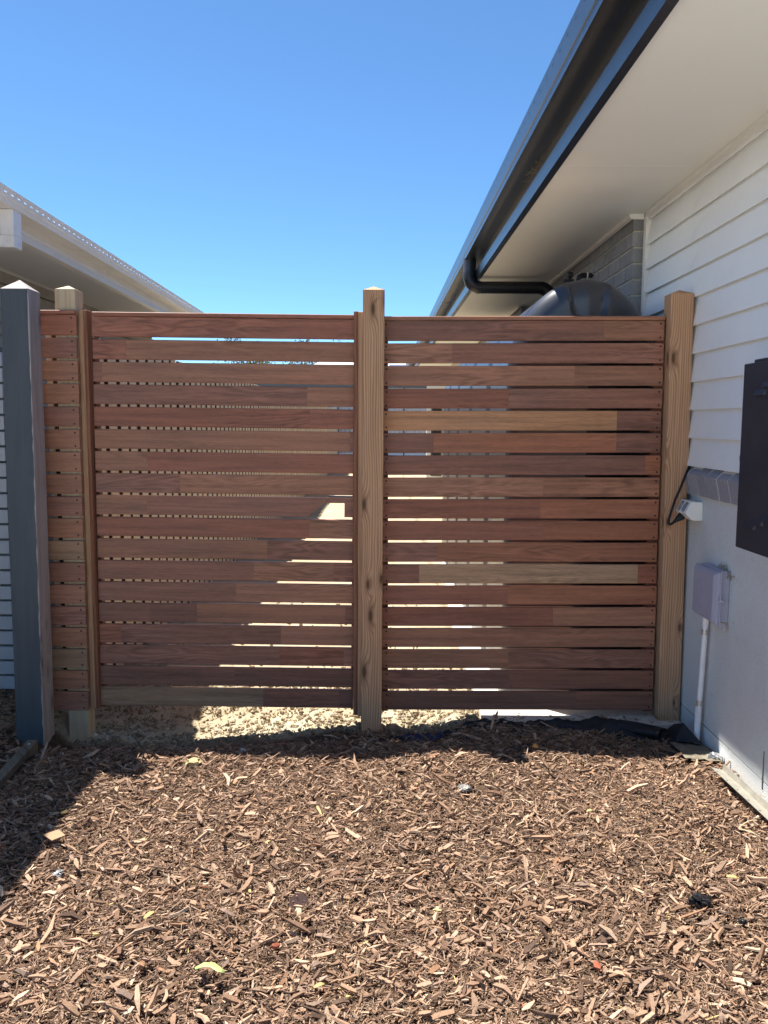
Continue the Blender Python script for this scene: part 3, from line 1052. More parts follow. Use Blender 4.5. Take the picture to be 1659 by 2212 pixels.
gpo = thing('power_outlet', 'white weatherproof double power outlet with grey switches on the wall', 'power outlet', (1.43, 3.81, 1.03))
prof = [(1.4296, .990), (1.4296, 1.074), (1.378, 1.077), (1.350, 1.023), (1.383, .990)]
mb = MB(); mb.prism(prof, 3.745, 3.880)
o = mb.build('housing', MT['gpo'], gpo)
bm = bmesh.new(); bm.from_mesh(o.data)
bmesh.ops.bevel(bm, geom=list(bm.edges), offset=.004, segments=2, affect='EDGES', profile=.5)
bm.to_mesh(o.data); bm.free()
nrm = Vector((-.054, 0, .028)).normalized()
tdir = Vector((-.028, 0, -.054)).normalized()
mid = Vector((1.364, 0, 1.050))
for yc in (3.788, 3.843):
    mb = MB()
    vs = []
    for o_, w_ in ((0.0, 1.0), (.0030, .9)):
        for a in np.linspace(0, 2 * math.pi, 20, endpoint=False):
            ca, sa = math.cos(a), math.sin(a)
            e = (abs(ca) ** 5 + abs(sa) ** 5) ** (-.2)
            p = mid + nrm * (o_ + .0002) + tdir * (.025 * ca * e * w_) + Vector((0, .0185 * sa * e * w_, 0))
            vs.append((p.x, yc + p.y, p.z))
    fs = [(i, (i + 1) % 20, 20 + (i + 1) % 20, 20 + i) for i in range(20)] + [tuple(range(20, 40)), tuple(range(19, -1, -1))]
    mb.add(vs, fs); sw = mb.build('switch', MT['gpo_grey'], gpo)
    for k in range(3):
        mb = MB()
        cpt = mid + nrm * .0034 + tdir * (-.012 + .0125 * k)
        pts = [(cpt.x + tdir.x * .006 * math.cos(a), yc + .008 * math.sin(a) - .001, cpt.z + tdir.z * .006 * math.cos(a)) for a in np.linspace(-1.2, 1.9, 8)]
        mb.tube(pts, .0014, 5); mb.build('rocker_mark', MT['lilac'], sw)
mb = MB(); mb.tube([(1.41, 3.7447, 1.026), (1.41, 3.7437, 1.026)], .012, 20); mb.build('knockout', MT['gpo'], gpo)
# plug and cord
cord = thing('extension_lead', 'black power cord plugged under the white outlet and looping behind the post', 'power lead', (1.32, 3.83, 1.0))
mb = MB(); mb.tube([(1.372, 3.835, 1.008), (1.360, 3.832, .998), (1.346, 3.829, .988), (1.334, 3.826, .980), (1.326, 3.824, .974)], [.019, .018, .0125, .008, .0065], 14)
mb.build('plug', MT['rubber'], cord, smooth=True, angle=50)
ctl = [(1.328, 3.8245, .9755), (1.316, 3.822, .966), (1.306, 3.82, .966), (1.302, 3.82, .978), (1.306, 3.823, 1.0), (1.320, 3.83, 1.04), (1.336, 3.84, 1.08), (1.358, 3.85, 1.125), (1.382, 3.866, 1.175), (1.404, 3.884, 1.215), (1.424, 3.91, 1.236)]
pts = []
for i in range(len(ctl) - 1):
    p0, p1, p2, p3 = (Vector(ctl[max(0, min(len(ctl) - 1, q))]) for q in (i - 1, i, i + 1, i + 2))
    for t in np.linspace(0, 1, 5)[:-1]:
        pts.append(.5 * ((2 * p1) + (p2 - p0) * t + (2 * p0 - 5 * p1 + 4 * p2 - p3) * t * t + (3 * p1 - p0 - 3 * p2 + p3) * t ** 3))
mb = MB(); mb.tube(pts, .0058, 8); mb.build('cable', MT['rubber'], cord, smooth=True, angle=60)

box = thing('junction_box', 'lilac grey plastic telecom box with side latch low on the wall', 'junction box', (1.43, 3.53, .6))
mb = MB(); mb.box(1.392, 1.4295, 3.415, 3.645, .600, .816, .004); mb.build('base', MT['lilac'], box)
mb = MB()
ya, yb_, za, zc_ = 3.405, 3.655, .592, .812
cc = .022
vs = []
for x, i in ((1.3905, 0), (1.376, 0), (1.363, cc)):
    vs += [(x, ya + i, za + i * .5), (x, yb_ - i * .4, za + i * .5), (x, yb_ - i * .4, zc_ - i * .6), (x, ya + i, zc_ - i * .6)]
fs = [(0, 1, 2, 3), (8, 9, 10, 11)]
for r in (0, 4):
    fs += [(r + j, r + (j + 1) % 4, r + 4 + (j + 1) % 4, r + 4 + j) for j in range(4)]
mb.add(vs, fs)
lid = mb.build('lid', MT['lilac'], box)
bm = bmesh.new(); bm.from_mesh(lid.data)
bmesh.ops.bevel(bm, geom=list(bm.edges), offset=.003, segments=2, affect='EDGES', profile=.5)
bm.to_mesh(lid.data); bm.free()
mb = MB(); mb.box(1.384, 1.3895, 3.398, 3.4047, .585, .820, .001); mb.build('rim', MT['lilac'], lid)
mb = MB(); mb.box(1.376, 1.398, 3.390, 3.3975, .690, .700, .002); mb.box(1.381, 1.386, 3.389, 3.398, .700, .722, .0015); mb.box(1.390, 1.408, 3.392, 3.3975, .688, .694, .0015)
mb.build('latch', MT['lilac'], box)
mb = MB(); mb.box(1.3605, 1.3628, 3.55, 3.60, .722, .752, .001); mb.build('emblem_plate', MT['lilac'], box)
mb = MB()
for k in range(3):
    mb.box(1.3615, 1.3628, 3.545, 3.575, .634 + .007 * k, .6375 + .007 * k)
mb.build('moulded_lines', MT['lilac'], box)
mb = MB(); mb.box(1.400, 1.412, 3.40, 3.408, .570, .599, .001); mb.build('hinge_lug', MT['lilac'], box)
# dry nest stuck between box and wall
mb = MB()
for k in range(46):
    a = rng.uniform(0, 1)
    c0 = Vector((1.424 + rng.uniform(-.014, .004), 3.50 - .14 * a + rng.uniform(-.012, .012), .820 + .012 * math.sin(a * 6) - .02 * a + rng.uniform(-.004, .010)))
    d = Vector((rng.uniform(-.4, .2), rng.uniform(-1, 1), rng.uniform(-.7, 1))) * .011
    mb.tube([c0 - d, c0 + Vector((rng.uniform(-.003, .003),) * 3), c0 + d], .0011, 4)
ns = mb.build('dry_nest', MT['web']); tag(ns, 'straggly dry insect nest on top of the grey telecom box', 'nest')

con = thing('conduit', 'white plastic conduit running from the grey box down to the ground', 'conduit', (1.405, 3.61, .1))
mb = MB(); mb.tube([(1.406, 3.595, .592), (1.406, 3.597, .542)], .0137, 12); mb.build('socket', MT['white_pvc'], con, smooth=True, angle=40)
mb = MB(); mb.tube([(1.406, 3.597, .543), (1.404, 3.606, .35), (1.402, 3.614, .19), (1.401, 3.620, -.02)], .0118, 12); mb.build('pipe', MT['white_pvc'], con, smooth=True, angle=40)
for z, y in ((.515, 3.598), (.188, 3.614)):
    mb = MB(); mb.tube([(1.4045 if z > .4 else 1.402, y, z - .012), (1.4045 if z > .4 else 1.402, y, z + .012)], .0137, 12); cl = mb.build('clamp', MT['bright_steel'], con, smooth=True, angle=40)
mb = MB(); mb.tube([(1.401, 3.620, .17), (1.4005, 3.622, .02)], .0137, 12); mb.build('socket', MT['white_pvc'], con, smooth=True, angle=40)

# ------------------------------------------------------------------ fences behind
pf = thing('paling_fence', 'long pale timber paling fence running back behind the gate', 'fence', (-1.55, 16, 0))
pal = MB().box(-.008, .008, -.071, .071, 0, 1.87, .002).build('paling', MT['paling'], pf, origin=(0, 0, 0))
pal.data.materials.append(MT['paling_shade'])        # edge faces coloured dark, as shade between the palings
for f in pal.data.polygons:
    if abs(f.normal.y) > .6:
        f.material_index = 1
n = 0
y = 4.12
while y < 28:
    o = (-1.548 - .004 * (y - 4) + rng.uniform(-.002, .002), y + rng.uniform(-.004, .004), .0 + rng.uniform(-.012, .012))
    if n == 0:
        place(pal, o, pf)
    else:
        copy_part(pal, o, pf, rot=(rng.uniform(-.006, .006), 0, rng.uniform(-.01, .01)))
    n += 1
    y += .2
mb = MB(); mb.prism([(-1.572, 4.0), (-1.668, 28.0), (-1.684, 28.0), (-1.588, 4.0)], 0, 1.84, 'Z'); mb.build('back_layer', MT['paling_shade'], pf)
mb = MB(); mb.box(-1.625, -1.536, 4.02, 4.06, -.1, 1.87, .002); mb.build('end_post', MT['paling'], pf)
# neighbour's pale slat screen at the left
scr = thing('slat_screen', 'pale blue-grey horizontal slat screen left of the charcoal post', 'fence', (-2.6, 4.3, 0))
sl = MB().box(-.62, .62, -.010, .010, -.0345, .0345, .002).build('slat', plain('screen_paint', (.50, .53, .58), .45, .4, vary=.04, scale=3), scr)
for i in range(22):
    o = (-2.588, 4.31, .040 + i * .0808)
    if i == 0:
        place(sl, o, scr)
    else:
        copy_part(sl, o, scr)
mb = MB(); mb.box(-2.03, -1.975, 4.321, 4.36, -.1, 1.80, .002); mb.build('frame_post', MT['colorbond_dark'], scr)
mb = MB(); mb.box(-3.2, -3.15, 4.321, 4.36, -.1, 1.80, .002); mb.build('frame_post', MT['colorbond_dark'], scr)
# rear fence on a low sleeper wall
rf = thing('sheet_fence', 'ribbed blue-grey metal sheet fence across the far end of the yard', 'fence', (0, 28, .4))
for i in range(8):
    mb = MB()
    x0 = -6 + i * 2.2
    pts = []
    x = x0
    while x < x0 + 2.14:
        pts += [(x, 28.03), (x + .06, 28.03), (x + .075, 28.0), (x + .135, 28.0)]
        x += .15
    poly = pts + [(px_, py_ + .004) for px_, py_ in reversed(pts)]
    mb.prism(poly, .42, 2.60, 'Z'); mb.build('sheet', MT['colorbond'], rf)
    mb = MB(); mb.box(x0 - .05, x0 - .004, 27.99, 28.05, .3, 2.60); mb.build('post', MT['colorbond_dark'], rf)
mb = MB(); mb.box(-6.05, 11.6, 27.98, 28.06, 2.601, 2.735); mb.build('top_rail', MT['colorbond_dark'], rf)
rw = thing('sleeper_wall', 'low yellowish timber sleeper wall under the far sheet fence', 'retaining wall', (0, 27.9, 0))
for k in range(2):
    mb = MB(); mb.box(-6, 11.6, 27.9, 27.975, -.05 + .2 * k, .145 + .2 * k, .006); mb.build('sleeper', MT['sleeper'], rw)

# ------------------------------------------------------------------ beyond the rear fence
fh = thing('far_house', 'grey-roofed house just visible beyond the far fence', 'house', (2, 40, 0))
mb = MB(); mb.box(-2.6, 9, 38, 46, -.3, 2.9); mb.build('wall', MT['cream'], fh)
mb = MB()
mb.add([(-3.2, 37.4, 2.95), (9.6, 37.4, 2.95), (9.6, 46.6, 2.95), (-3.2, 46.6, 2.95), (-.2, 42, 4.7), (6.6, 42, 4.7)],
       [(3, 2, 1, 0), (0, 1, 5, 4), (1, 2, 5), (2, 3, 4, 5), (3, 0, 4)])
mb.build('roof', MT['roof_pale'], fh)
for k in range(4):
    mb = MB()
    xa = -.6 + 1.1 * k
    mb.add([(xa, 38.9, 3.58), (xa + 1.02, 38.9, 3.58), (xa + 1.02, 40.5, 4.19), (xa, 40.5, 4.19), (xa, 38.9, 3.61), (xa + 1.02, 38.9, 3.61), (xa + 1.02, 40.5, 4.22), (xa, 40.5, 4.22)],
           [(3, 2, 1, 0), (4, 5, 6, 7), (0, 1, 5, 4), (1, 2, 6, 5), (2, 3, 7, 6), (3, 0, 4, 7)])
    mb.build('solar_panel', plain('solar_panel', (.10, .12, .2), .2, .5), fh)


fh.location.x -= 2.6


def tree(label, x, y, h, cr, seed):
    r = random.Random(seed)
    t = thing('gum_tree', label, 'tree', (x, y, -.3), 'gum trees beyond the far fence')
    mb = MB()
    mb.tube([(x, y, -.4), (x + .1, y, h * .3), (x - .05, y + .1, h * .55)], [.22, .16, .1], 8)
    tips = []
    for k in range(9):
        a = r.uniform(0, 6.28)
        tp = Vector((x + math.cos(a) * cr * r.uniform(.3, .8), y + math.sin(a) * cr * r.uniform(.3, .8), h * r.uniform(.65, .95)))
        mb.tube([(x, y, h * r.uniform(.25, .5)), (Vector((x, y, h * .5)) + tp) / 2 + Vector((0, 0, .15)), tp], [.07, .04, .015], 5)
        tips.append(tp)
    mb.build('trunk', MT['bark'], t)
    mb = MB()
    for tp in tips:
        for k in range(150):
            c = tp + Vector((r.gauss(0, .42), r.gauss(0, .42), r.gauss(0, .3))) * cr * .5
            d = Vector((r.gauss(0, .5), r.gauss(0, .5), -r.uniform(.2, 1))).normalized() * r.uniform(.10, .2)
            w = d.cross(Vector((r.gauss(0, 1), r.gauss(0, 1), r.gauss(0, 1)))).normalized() * .035
            mb.add([c - d * .5, c + w, c + d * .5, c - w], [(0, 1, 2, 3)])
    mb.build('crown', MT['leaf'], t, recalc=False)


tree('thin gum tree whose twigs show in the gap left of the middle', -7.3, 42, 5.9, 1.5, 1)
tree('bushy gum tree whose top shows right of the thin gum', -4.2, 43, 5.5, 1.6, 2)
tree('rightmost gum tree, seen above the far house roof edge', -2.2, 48, 6.0, 1.7, 3)

# ------------------------------------------------------------------ mulch: one bed of bark chips
def chips(n, xr, yr, Lm, seed, zmax, keep=None, small=False, wr=.20):
    q = np.random.RandomState(seed)
    x = q.uniform(xr[0], xr[1], n); y = q.uniform(yr[0], yr[1], n)
    if keep is not None:
        m = keep(x, y, q.uniform(0, 1, n)); x, y = x[m], y[m]; n = len(x)
    L = np.clip(np.exp(q.normal(math.log(Lm), .48, n)), .005, .10)
    W = np.clip(L * np.exp(q.normal(math.log(wr), .42, n)), .0011, .014)
    T = W * q.uniform(.3, .8, n)
    yaw = q.normal(.35, 1.0, n)
    pit = q.normal(0, .28, n)
    rol = q.uniform(-.6, .6, n)
    z = np.where((x > .49) & (y > 3.862), .0015, gz(x, y)) + q.uniform(.0, zmax, n) + np.abs(np.sin(pit)) * L * .35
    e0, e1 = q.uniform(.15, .95, n), q.uniform(.15, .95, n)
    bend = q.normal(0, .10, n) * L
    twist = q.normal(0, .12, n) * L
    nv = 8 if small else 12
    P = np.zeros((n, nv, 3))
    for s, (t, wf) in enumerate(((-.5, e0), (0, np.ones(n)), (.5, e1))):
        if small and s == 1:
            continue
        for c, (a, b) in enumerate(((-.5, -.5), (.5, -.5), (.5, .5), (-.5, .5))):
            k = (s // 2 if small else s) * 4 + c
            P[:, k, 0] = t * L + q.normal(0, .045, n) * L * (s != 1)
            P[:, k, 1] = a * W * wf + (bend if s == 1 else 0) * .6
            P[:, k, 2] = b * T * (wf * .5 + .5) + (twist if s == 1 else 0) * .5
    cr, sr = np.cos(rol)[:, None], np.sin(rol)[:, None]
    Y, Z = P[..., 1] * cr - P[..., 2] * sr, P[..., 1] * sr + P[..., 2] * cr
    cp, sp_ = np.cos(pit)[:, None], np.sin(pit)[:, None]
    X, Z = P[..., 0] * cp - Z * sp_, P[..., 0] * sp_ + Z * cp
    cy, sy = np.cos(yaw)[:, None], np.sin(yaw)[:, None]
    X, Y = X * cy - Y * sy, X * sy + Y * cy
    V = np.stack([X + x[:, None], Y + y[:, None], Z + z[:, None]], -1)
    base = np.array([(0, 1, 5, 4), (1, 2, 6, 5), (2, 3, 7, 6), (3, 0, 4, 7), (4, 5, 9, 8), (5, 6, 10, 9), (6, 7, 11, 10), (7, 4, 8, 11), (3, 2, 1, 0), (8, 9, 10, 11)])
    if small:
        base = np.array([(0, 1, 5, 4), (1, 2, 6, 5), (2, 3, 7, 6), (3, 0, 4, 7), (3, 2, 1, 0), (4, 5, 6, 7)])
    F = (np.arange(n)[:, None, None] * nv + base[None]).reshape(-1, 4)
    pal = np.array([(.252, .158, .104), (.325, .213, .144), (.195, .118, .078), (.41, .288, .200), (.115, .073, .053), (.27, .188, .142), (.46, .335, .240), (.29, .164, .098)])
    wts = np.array([.24, .23, .17, .10, .13, .09, .02, .02])
    ci = q.choice(len(pal), n, p=wts)
    C = pal[ci] * np.exp(q.normal(0, .18, n))[:, None]
    rare = q.uniform(0, 1, n)
    C[rare < .0025] = (.55, .43, .20)
    C[(rare > .0025) & (rare < .0034)] = (.36, .13, .07)
    return V.reshape(-1, 3), F, np.repeat(C, len(base), 0)


def keepf(x, y, u):
    p = np.ones_like(x)
    fade = np.interp(x, [-1.5, -1.0, -.5, .0, .5, 1.0, 1.35], [3.78, 3.74, 3.72, 3.83, 3.80, 3.76, 3.58])
    p *= 1 - np.where(x > .45, .90, .95) * smooth01(-.06, .10, y - fade)
    inside = (x > -1.475) | ((x < -1.6) & (y > 2.9) & (y < 4.5))
    p = np.where(x < -1.6, np.where(y > 4.35, .2, 1), p)
    inside &= ~((x > -1.695) & (x < -1.56) & (y > 3.69) & (y < 3.83))
    inside &= x < 1.42
    corner = (x > 1.26) & (y > 3.36)
    p = np.where(corner, .12, p)
    return inside & (u < p)


sets = [chips(104000, (-1.5, 1.43), (1.25, 3.95), .0110, 3, .014, keepf, True), chips(38000, (-1.5, 1.43), (1.25, 3.93), .0185, 4, .020, keepf),
        chips(42000, (-1.5, 1.43), (1.25, 3.93), .0170, 25, .023, keepf, True, .085),
        chips(1600, (-1.5, 1.43), (1.25, 3.85), .034, 5, .026, keepf), chips(900, (-1.3, 1.3), (1.25, 2.5), .032, 15, .028, keepf), chips(8000, (-2.5, -1.58), (2.9, 4.6), .022, 6, .02, keepf, True)]
Vs, Fs, Cs, off = [], [], [], 0
for a, b, c in sets:
    Vs.append(a); Fs.append(b + off); Cs.append(c); off += len(a)


def bulk(name, V, F, C, mat, smooth=False):
    me = bpy.data.meshes.new(name)
    nF, k = F.shape
    me.vertices.add(len(V)); me.vertices.foreach_set('co', V.astype(np.float32).ravel())
    me.loops.add(nF * k); me.loops.foreach_set('vertex_index', F.astype(np.int32).ravel())
    me.polygons.add(nF)
    me.polygons.foreach_set('loop_start', np.arange(0, nF * k, k, dtype=np.int32))
    me.polygons.foreach_set('loop_total', np.full(nF, k, dtype=np.int32))
    me.update(calc_edges=True)
    at = me.attributes.new('tint', 'FLOAT_COLOR', 'FACE')
    at.data.foreach_set('color', np.concatenate([C, np.ones((len(C), 1))], 1).astype(np.float32).ravel())
    me.materials.append(mat)
    me.shade_flat()
    o = bpy.data.objects.new(name, me); COL.objects.link(o)
    if smooth:
        me.polygons.foreach_set('use_smooth', [True] * nF)
    return o


o = bulk('mulch', np.concatenate(Vs), np.concatenate(Fs), np.concatenate(Cs), MT['chip'])
tag(o, 'reddish brown bark chip mulch spread over the whole foreground', 'mulch', kind='stuff')

# clods of sandy soil behind and under the fence
bm = bmesh.new(); bmesh.ops.create_icosphere(bm, subdivisions=1, radius=1)
ico_v = np.array([v.co[:] for v in bm.verts]); ico_f = np.array([[v.index for v in f.verts] for f in bm.faces]); bm.free()


def clods(n, xr, yr, rm, seed, keep):
    q = np.random.RandomState(seed)
    x = q.uniform(*xr, n); y = q.uniform(*yr, n)
    m = keep(x, y, q.uniform(0, 1, n)); x, y = x[m], y[m]; n = len(x)
    r = np.clip(np.exp(q.normal(math.log(rm), .55, n)), .0015, .015)
    V = ico_v[None] * (r[:, None, None] * q.uniform(.65, 1.25, (n, 1, 3))) * q.uniform(.75, 1.25, (n, len(ico_v), 1))
    V = V + np.stack([x, y, gz(x, y) + r * .35], 1)[:, None]
    F = (np.arange(n)[:, None, None] * len(ico_v) + ico_f[None]).reshape(-1, 3)
    pal = np.array([(.29, .235, .155), (.345, .285, .195), (.24, .185, .12), (.39, .34, .255), (.31, .255, .15)])
    C = pal[q.choice(5, n, p=[.35, .27, .2, .12, .06])] * np.exp(q.normal(0, .14, n))[:, None]
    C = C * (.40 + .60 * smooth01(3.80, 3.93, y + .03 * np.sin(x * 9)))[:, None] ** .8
    return V.reshape(-1, 3), F, np.repeat(C, len(ico_f), 0)


def ck(x, y, u):
    s = np.interp(x, [-1.5, -.9, -.3, .1, .5], [3.86, 3.86, 3.85, 3.87, 3.87])
    p = smooth01(-.03, .06, y - s) * (1 - .75 * smooth01(4.3, 6.0, y))
    slab = (x > .47) & (y > 3.84)
    p = np.where(slab, .02, p)
    return u < p


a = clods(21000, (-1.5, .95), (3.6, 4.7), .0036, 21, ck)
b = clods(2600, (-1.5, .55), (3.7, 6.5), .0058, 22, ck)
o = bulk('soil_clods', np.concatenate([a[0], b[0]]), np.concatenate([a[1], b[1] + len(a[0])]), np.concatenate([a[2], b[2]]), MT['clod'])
tag(o, 'pale sandy clods of dug soil under and behind the slatted gate', 'soil', kind='stuff')

# ------------------------------------------------------------------ edging, weed mat and bits on the ground
eb = thing('timber_edging', 'weathered grey timber garden edging in the left shadow', 'garden edging', (-1.53, 2.8, 0))
mb = MB(); mb.add([(-1.583, 3.56, -.12), (-1.540, 3.56, -.12), (-1.382, 1.6, -.12), (-1.425, 1.6, -.12), (-1.583, 3.56, .018), (-1.540, 3.56, .018), (-1.382, 1.6, .022), (-1.425, 1.6, .022)],
                  [(3, 2, 1, 0), (4, 5, 6, 7), (0, 1, 5, 4), (1, 2, 6, 5), (2, 3, 7, 6), (3, 0, 4, 7)])
mb.build('board', MT['edging'], eb)
mb = MB(); mb.tube([(-1.556, 3.51, .017), (-1.556, 3.51, .021)], [.006, .005], 10); mb.build('bolt', MT['bright_steel'], eb)

# weed mat edge lying along the fence line
mat_ = thing('weed_mat', 'crumpled black weed mat poking out of the mulch under the right panel', 'weed mat', (.9, 3.7, 0))
mb = MB()
NX, NY = 90, 12
vs = []
for i in range(NX + 1):
    t = i / NX
    x = .02 + 1.30 * t
    for j in range(NY + 1):
        s = j / NY
        yc = np.interp(x, [0, .45, .8, 1.05, 1.2, 1.33], [3.76, 3.80, 3.80, 3.79, 3.72, 3.66])
        w = np.interp(x, [0, .4, .8, 1.05, 1.33], [.05, .06, .09, .16, .16])
        y = yc + (s - .5) * w + .006 * math.sin(9 * x + 2 * s)
        lift = np.interp(x, [0, .45, .7, .9, 1.05, 1.15, 1.33], [.006, .010, .016, .035, .045, .030, .022])
        zz = float(gz(x, y)) + .010 + lift * (math.sin(s * math.pi) ** .7) + .007 * math.sin(23 * x + 5 * s) + .006 * math.sin(47 * x - 11 * s) + .004 * math.sin(97 * x + 9 * s) + rng.uniform(-.002, .002)
        vs.append((x, y, zz))
fs = [(i * (NY + 1) + j, (i + 1) * (NY + 1) + j, (i + 1) * (NY + 1) + j + 1, i * (NY + 1) + j + 1) for i in range(NX) for j in range(NY)]
mb.add(vs, fs); o = mb.build('fabric_sheet', MT['fabric'], mat_, smooth=True, recalc=False)
sm = o.modifiers.new('thick', 'SOLIDIFY'); sm.thickness = .0012
# the curled end
mb = MB()
vs = []
NA = 30
for i in range(13):
    t = i / 12
    cx_, cy_ = 1.09 + .155 * t, 3.765 - .145 * t
    for j in range(NA):
        a = j / (NA - 1) * 2 * math.pi * 1.3 - .5
        r = .034 - .011 * j / NA + .0025 * math.sin(5 * t + j * .9)
        vs.append((cx_ + .73 * r * math.cos(a) * 1.2, cy_ + .68 * r * math.cos(a) * 1.2, .026 + .012 * t + r * math.sin(a) * .85))
fs = [(i * NA + j, (i + 1) * NA + j, (i + 1) * NA + j + 1, i * NA + j + 1) for i in range(12) for j in range(NA - 1)]
mb.add(vs, fs); o = mb.build('curled_end', MT['fabric'], mat_, smooth=True, recalc=False)
sm = o.modifiers.new('thick', 'SOLIDIFY'); sm.thickness = .0012
mb = MB()
mb.add([(1.27, 3.72, .00), (1.30, 3.61, .012), (1.345, 3.64, .085), (1.33, 3.72, .05), (1.40, 3.56, .022), (1.405, 3.66, .02)], [(0, 1, 2, 3), (1, 4, 2), (2, 4, 5), (2, 5, 3)])
o = mb.build('folded_corner', MT['fabric'], mat_, recalc=False); sm = o.modifiers.new('thick', 'SOLIDIFY'); sm.thickness = .0015
mb = MB()
vs = []
for i in range(9):
    for j in range(7):
        x = 1.27 + .145 * i / 8 + .01 * j / 6; y = 3.40 + .24 * j / 6 - .05 * i / 8
        vs.append((x, y, float(gz(x, y)) + .022 + .004 * math.sin(i * 2.1 + j) + rng.uniform(-.001, .001)))
fs = [(i * 7 + j, (i + 1) * 7 + j, (i + 1) * 7 + j + 1, i * 7 + j + 1) for i in range(8) for j in range(6)]
mb.add(vs, fs); o = mb.build('dusty_flap', MT['dusty'], mat_, smooth=True, recalc=False); sm = o.modifiers.new('thick', 'SOLIDIFY'); sm.thickness = .0015
mb = MB()
for k in range(90):
    x = rng.uniform(.15, 1.2)
    y = float(np.interp(x, [0, .45, .8, 1.05, 1.2], [3.79, 3.83, 3.85, 3.87, 3.80])) + rng.uniform(-.01, .01)
    z = float(gz(x, y)) + .025 + (.03 if x > .85 else 0)
    mb.tube([(x, y, z), (x + rng.uniform(-.008, .008), y + .008, z + rng.uniform(.004, .016)), (x + rng.uniform(-.02, .02), y + rng.uniform(.005, .02), z + rng.uniform(.0, .03))], .0006, 3)
o = mb.build('frayed_threads', MT['fabric'], mat_, recalc=False); tag(o, kind='stuff')


def crumple(name, label, cat, loc, size, mat, seed, flat=.5, sub=3, group=None):
    r = random.Random(seed)
    bm = bmesh.new(); bmesh.ops.create_icosphere(bm, subdivisions=sub, radius=1)
    for v in bm.verts:
        d = v.co.normalized()
        q = 1 + .30 * math.sin(d.x * 5 + seed) * math.cos(d.y * 6 - seed) + .18 * math.sin(d.z * 9 + d.x * 7 + seed * 2) + r.uniform(-.12, .12)
        v.co = Vector((d.x * size[0], d.y * size[1], d.z * size[2])) * q
    me = bpy.data.meshes.new(name); bm.to_mesh(me); bm.free()
    me.materials.append(mat)
    o = bpy.data.objects.new(name, me); COL.objects.link(o)
    place(o, loc); tag(o, label, cat, group)
    return o


def gz1(x, y, d):
    return (x, y, float(gz(x, y)) + d)


crumple('plastic_scrap', 'crumpled shiny black plastic scrap half buried in mulch, lower right', 'plastic scrap', gz1(.932, 2.325, .024), (.029, .022, .016), MT['blackfilm'], 3)
crumple('plastic_scrap', 'small black plastic scrap near the right frame edge', 'plastic scrap', gz1(1.02, 2.24, .016), (.012, .011, .007), MT['blackfilm'], 8)
crumple('plastic_film', 'small clear crumpled plastic film on mulch below the right panel', 'plastic film', gz1(.308, 3.09, .022), (.022, .026, .009), MT['clear_film'], 5)
crumple('plastic_film', 'clear plastic wrapper shred in the shade edge at lower left', 'plastic film', gz1(-1.02, 2.47, .022), (.014, .018, .007), MT['clear_film'], 15)
crumple('foil_scrap', 'crumpled silver foil by the wall at the top of the steel strip', 'foil', gz1(1.396, 3.40, .030), (.028, .022, .012), MT['foil'], 6)
crumple('rock', 'yellow ochre stone at the edge of the fence shadow', 'rock', gz1(-.79, 3.30, .022), (.034, .028, .017), MT['ochre_rock'], 9, sub=2)
crumple('rock', 'small pale stone in the shadow under the gate', 'rock', gz1(-.62, 3.50, .022), (.014, .012, .010), MT['pale_rock'], 10, sub=2)
crumple('rock', 'yellowish pebble lying on dark soil beside the left pine post', 'rock', gz1(-1.19, 3.70, .022), (.013, .011, .009), MT['ochre_rock'], 12, sub=2)
crumple('foam_piece', 'small orange foam lump on mulch at the shadow edge', 'foam', gz1(.645, 3.46, .034), (.010, .009, .012), plain('orange_foam', (.45, .22, .07), .8, .1), 13, sub=2)
crumple('terracotta_chip', 'bright red terracotta fragment in the mulch, lower right', 'fragment', gz1(.553, 2.025, .034), (.011, .017, .009), MT['terracotta'], 14, sub=1)
crumple('terracotta_chip', 'dull red brick fragment in the mulch left of centre', 'fragment', gz1(-.290, 2.09, .032), (.014, .011, .009), MT['terracotta'], 24, sub=1)

# blue torn film by the weed mat
mb = MB()
vs = []
for i in range(15):
    for j in range(6):
        x = .08 + .19 * i / 14; y = 3.70 + .07 * j / 5
        vs.append((x, y, float(gz(x, y)) + .020 + .012 * j / 5 + .005 * math.sin(i * 1.7 + j) + rng.uniform(-.002, .002)))
fs = [(i * 6 + j, (i + 1) * 6 + j, (i + 1) * 6 + j + 1, i * 6 + j + 1) for i in range(14) for j in range(5)]
mb.add(vs, fs); o = mb.build('blue_film', MT['blue_film'], None, recalc=False); sm = o.modifiers.new('thick', 'SOLIDIFY'); sm.thickness = .001
tag(o, 'torn dark blue plastic film in the shadow right of the middle post', 'plastic film')

# steel angle strip
an = thing('steel_angle', 'galvanised steel angle strip with holes lying on mulch by the wall', 'steel strip', (1.38, 3.0, .03))
A, B = Vector((1.313, 3.23, .050)), Vector((1.362, 2.35, .050))
d = (B - A).normalized(); side = Vector((-d.y, d.x, 0)).normalized()
if side.x < 0:
    side = -side
up = Vector((0, 0, 1))
f1 = (side * .97 - up * .25).normalized()
f2 = (up * .97 + side * .25).normalized()
mb = MB()


def strip(mb, p, q, w, wd, t, nd):
    vs = []
    for a in (p, q):
        vs += [a, a + wd * w, a + wd * w + nd * t, a + nd * t]
    mb.add(vs, [(3, 2, 1, 0), (4, 5, 6, 7), (0, 1, 5, 4), (1, 2, 6, 5), (2, 3, 7, 6), (3, 0, 4, 7)])


strip(mb, A, B, .046, f1, .002, f2)
mb.build('flange', MT['steel'], an)
mb = MB(); strip(mb, A + f1 * .0462, B + f1 * .0462, .026, f2, .002, f1); mb.build('upright_flange', MT['steel'], an)
for k in range(7):
    p = A + d * (.035 + .085 * k) + f1 * .009 + f2 * .0021
    mb = MB(); mb.tube([p, p + f2 * .0004], .0035, 10); mb.build('hole', MT['hole'], an)

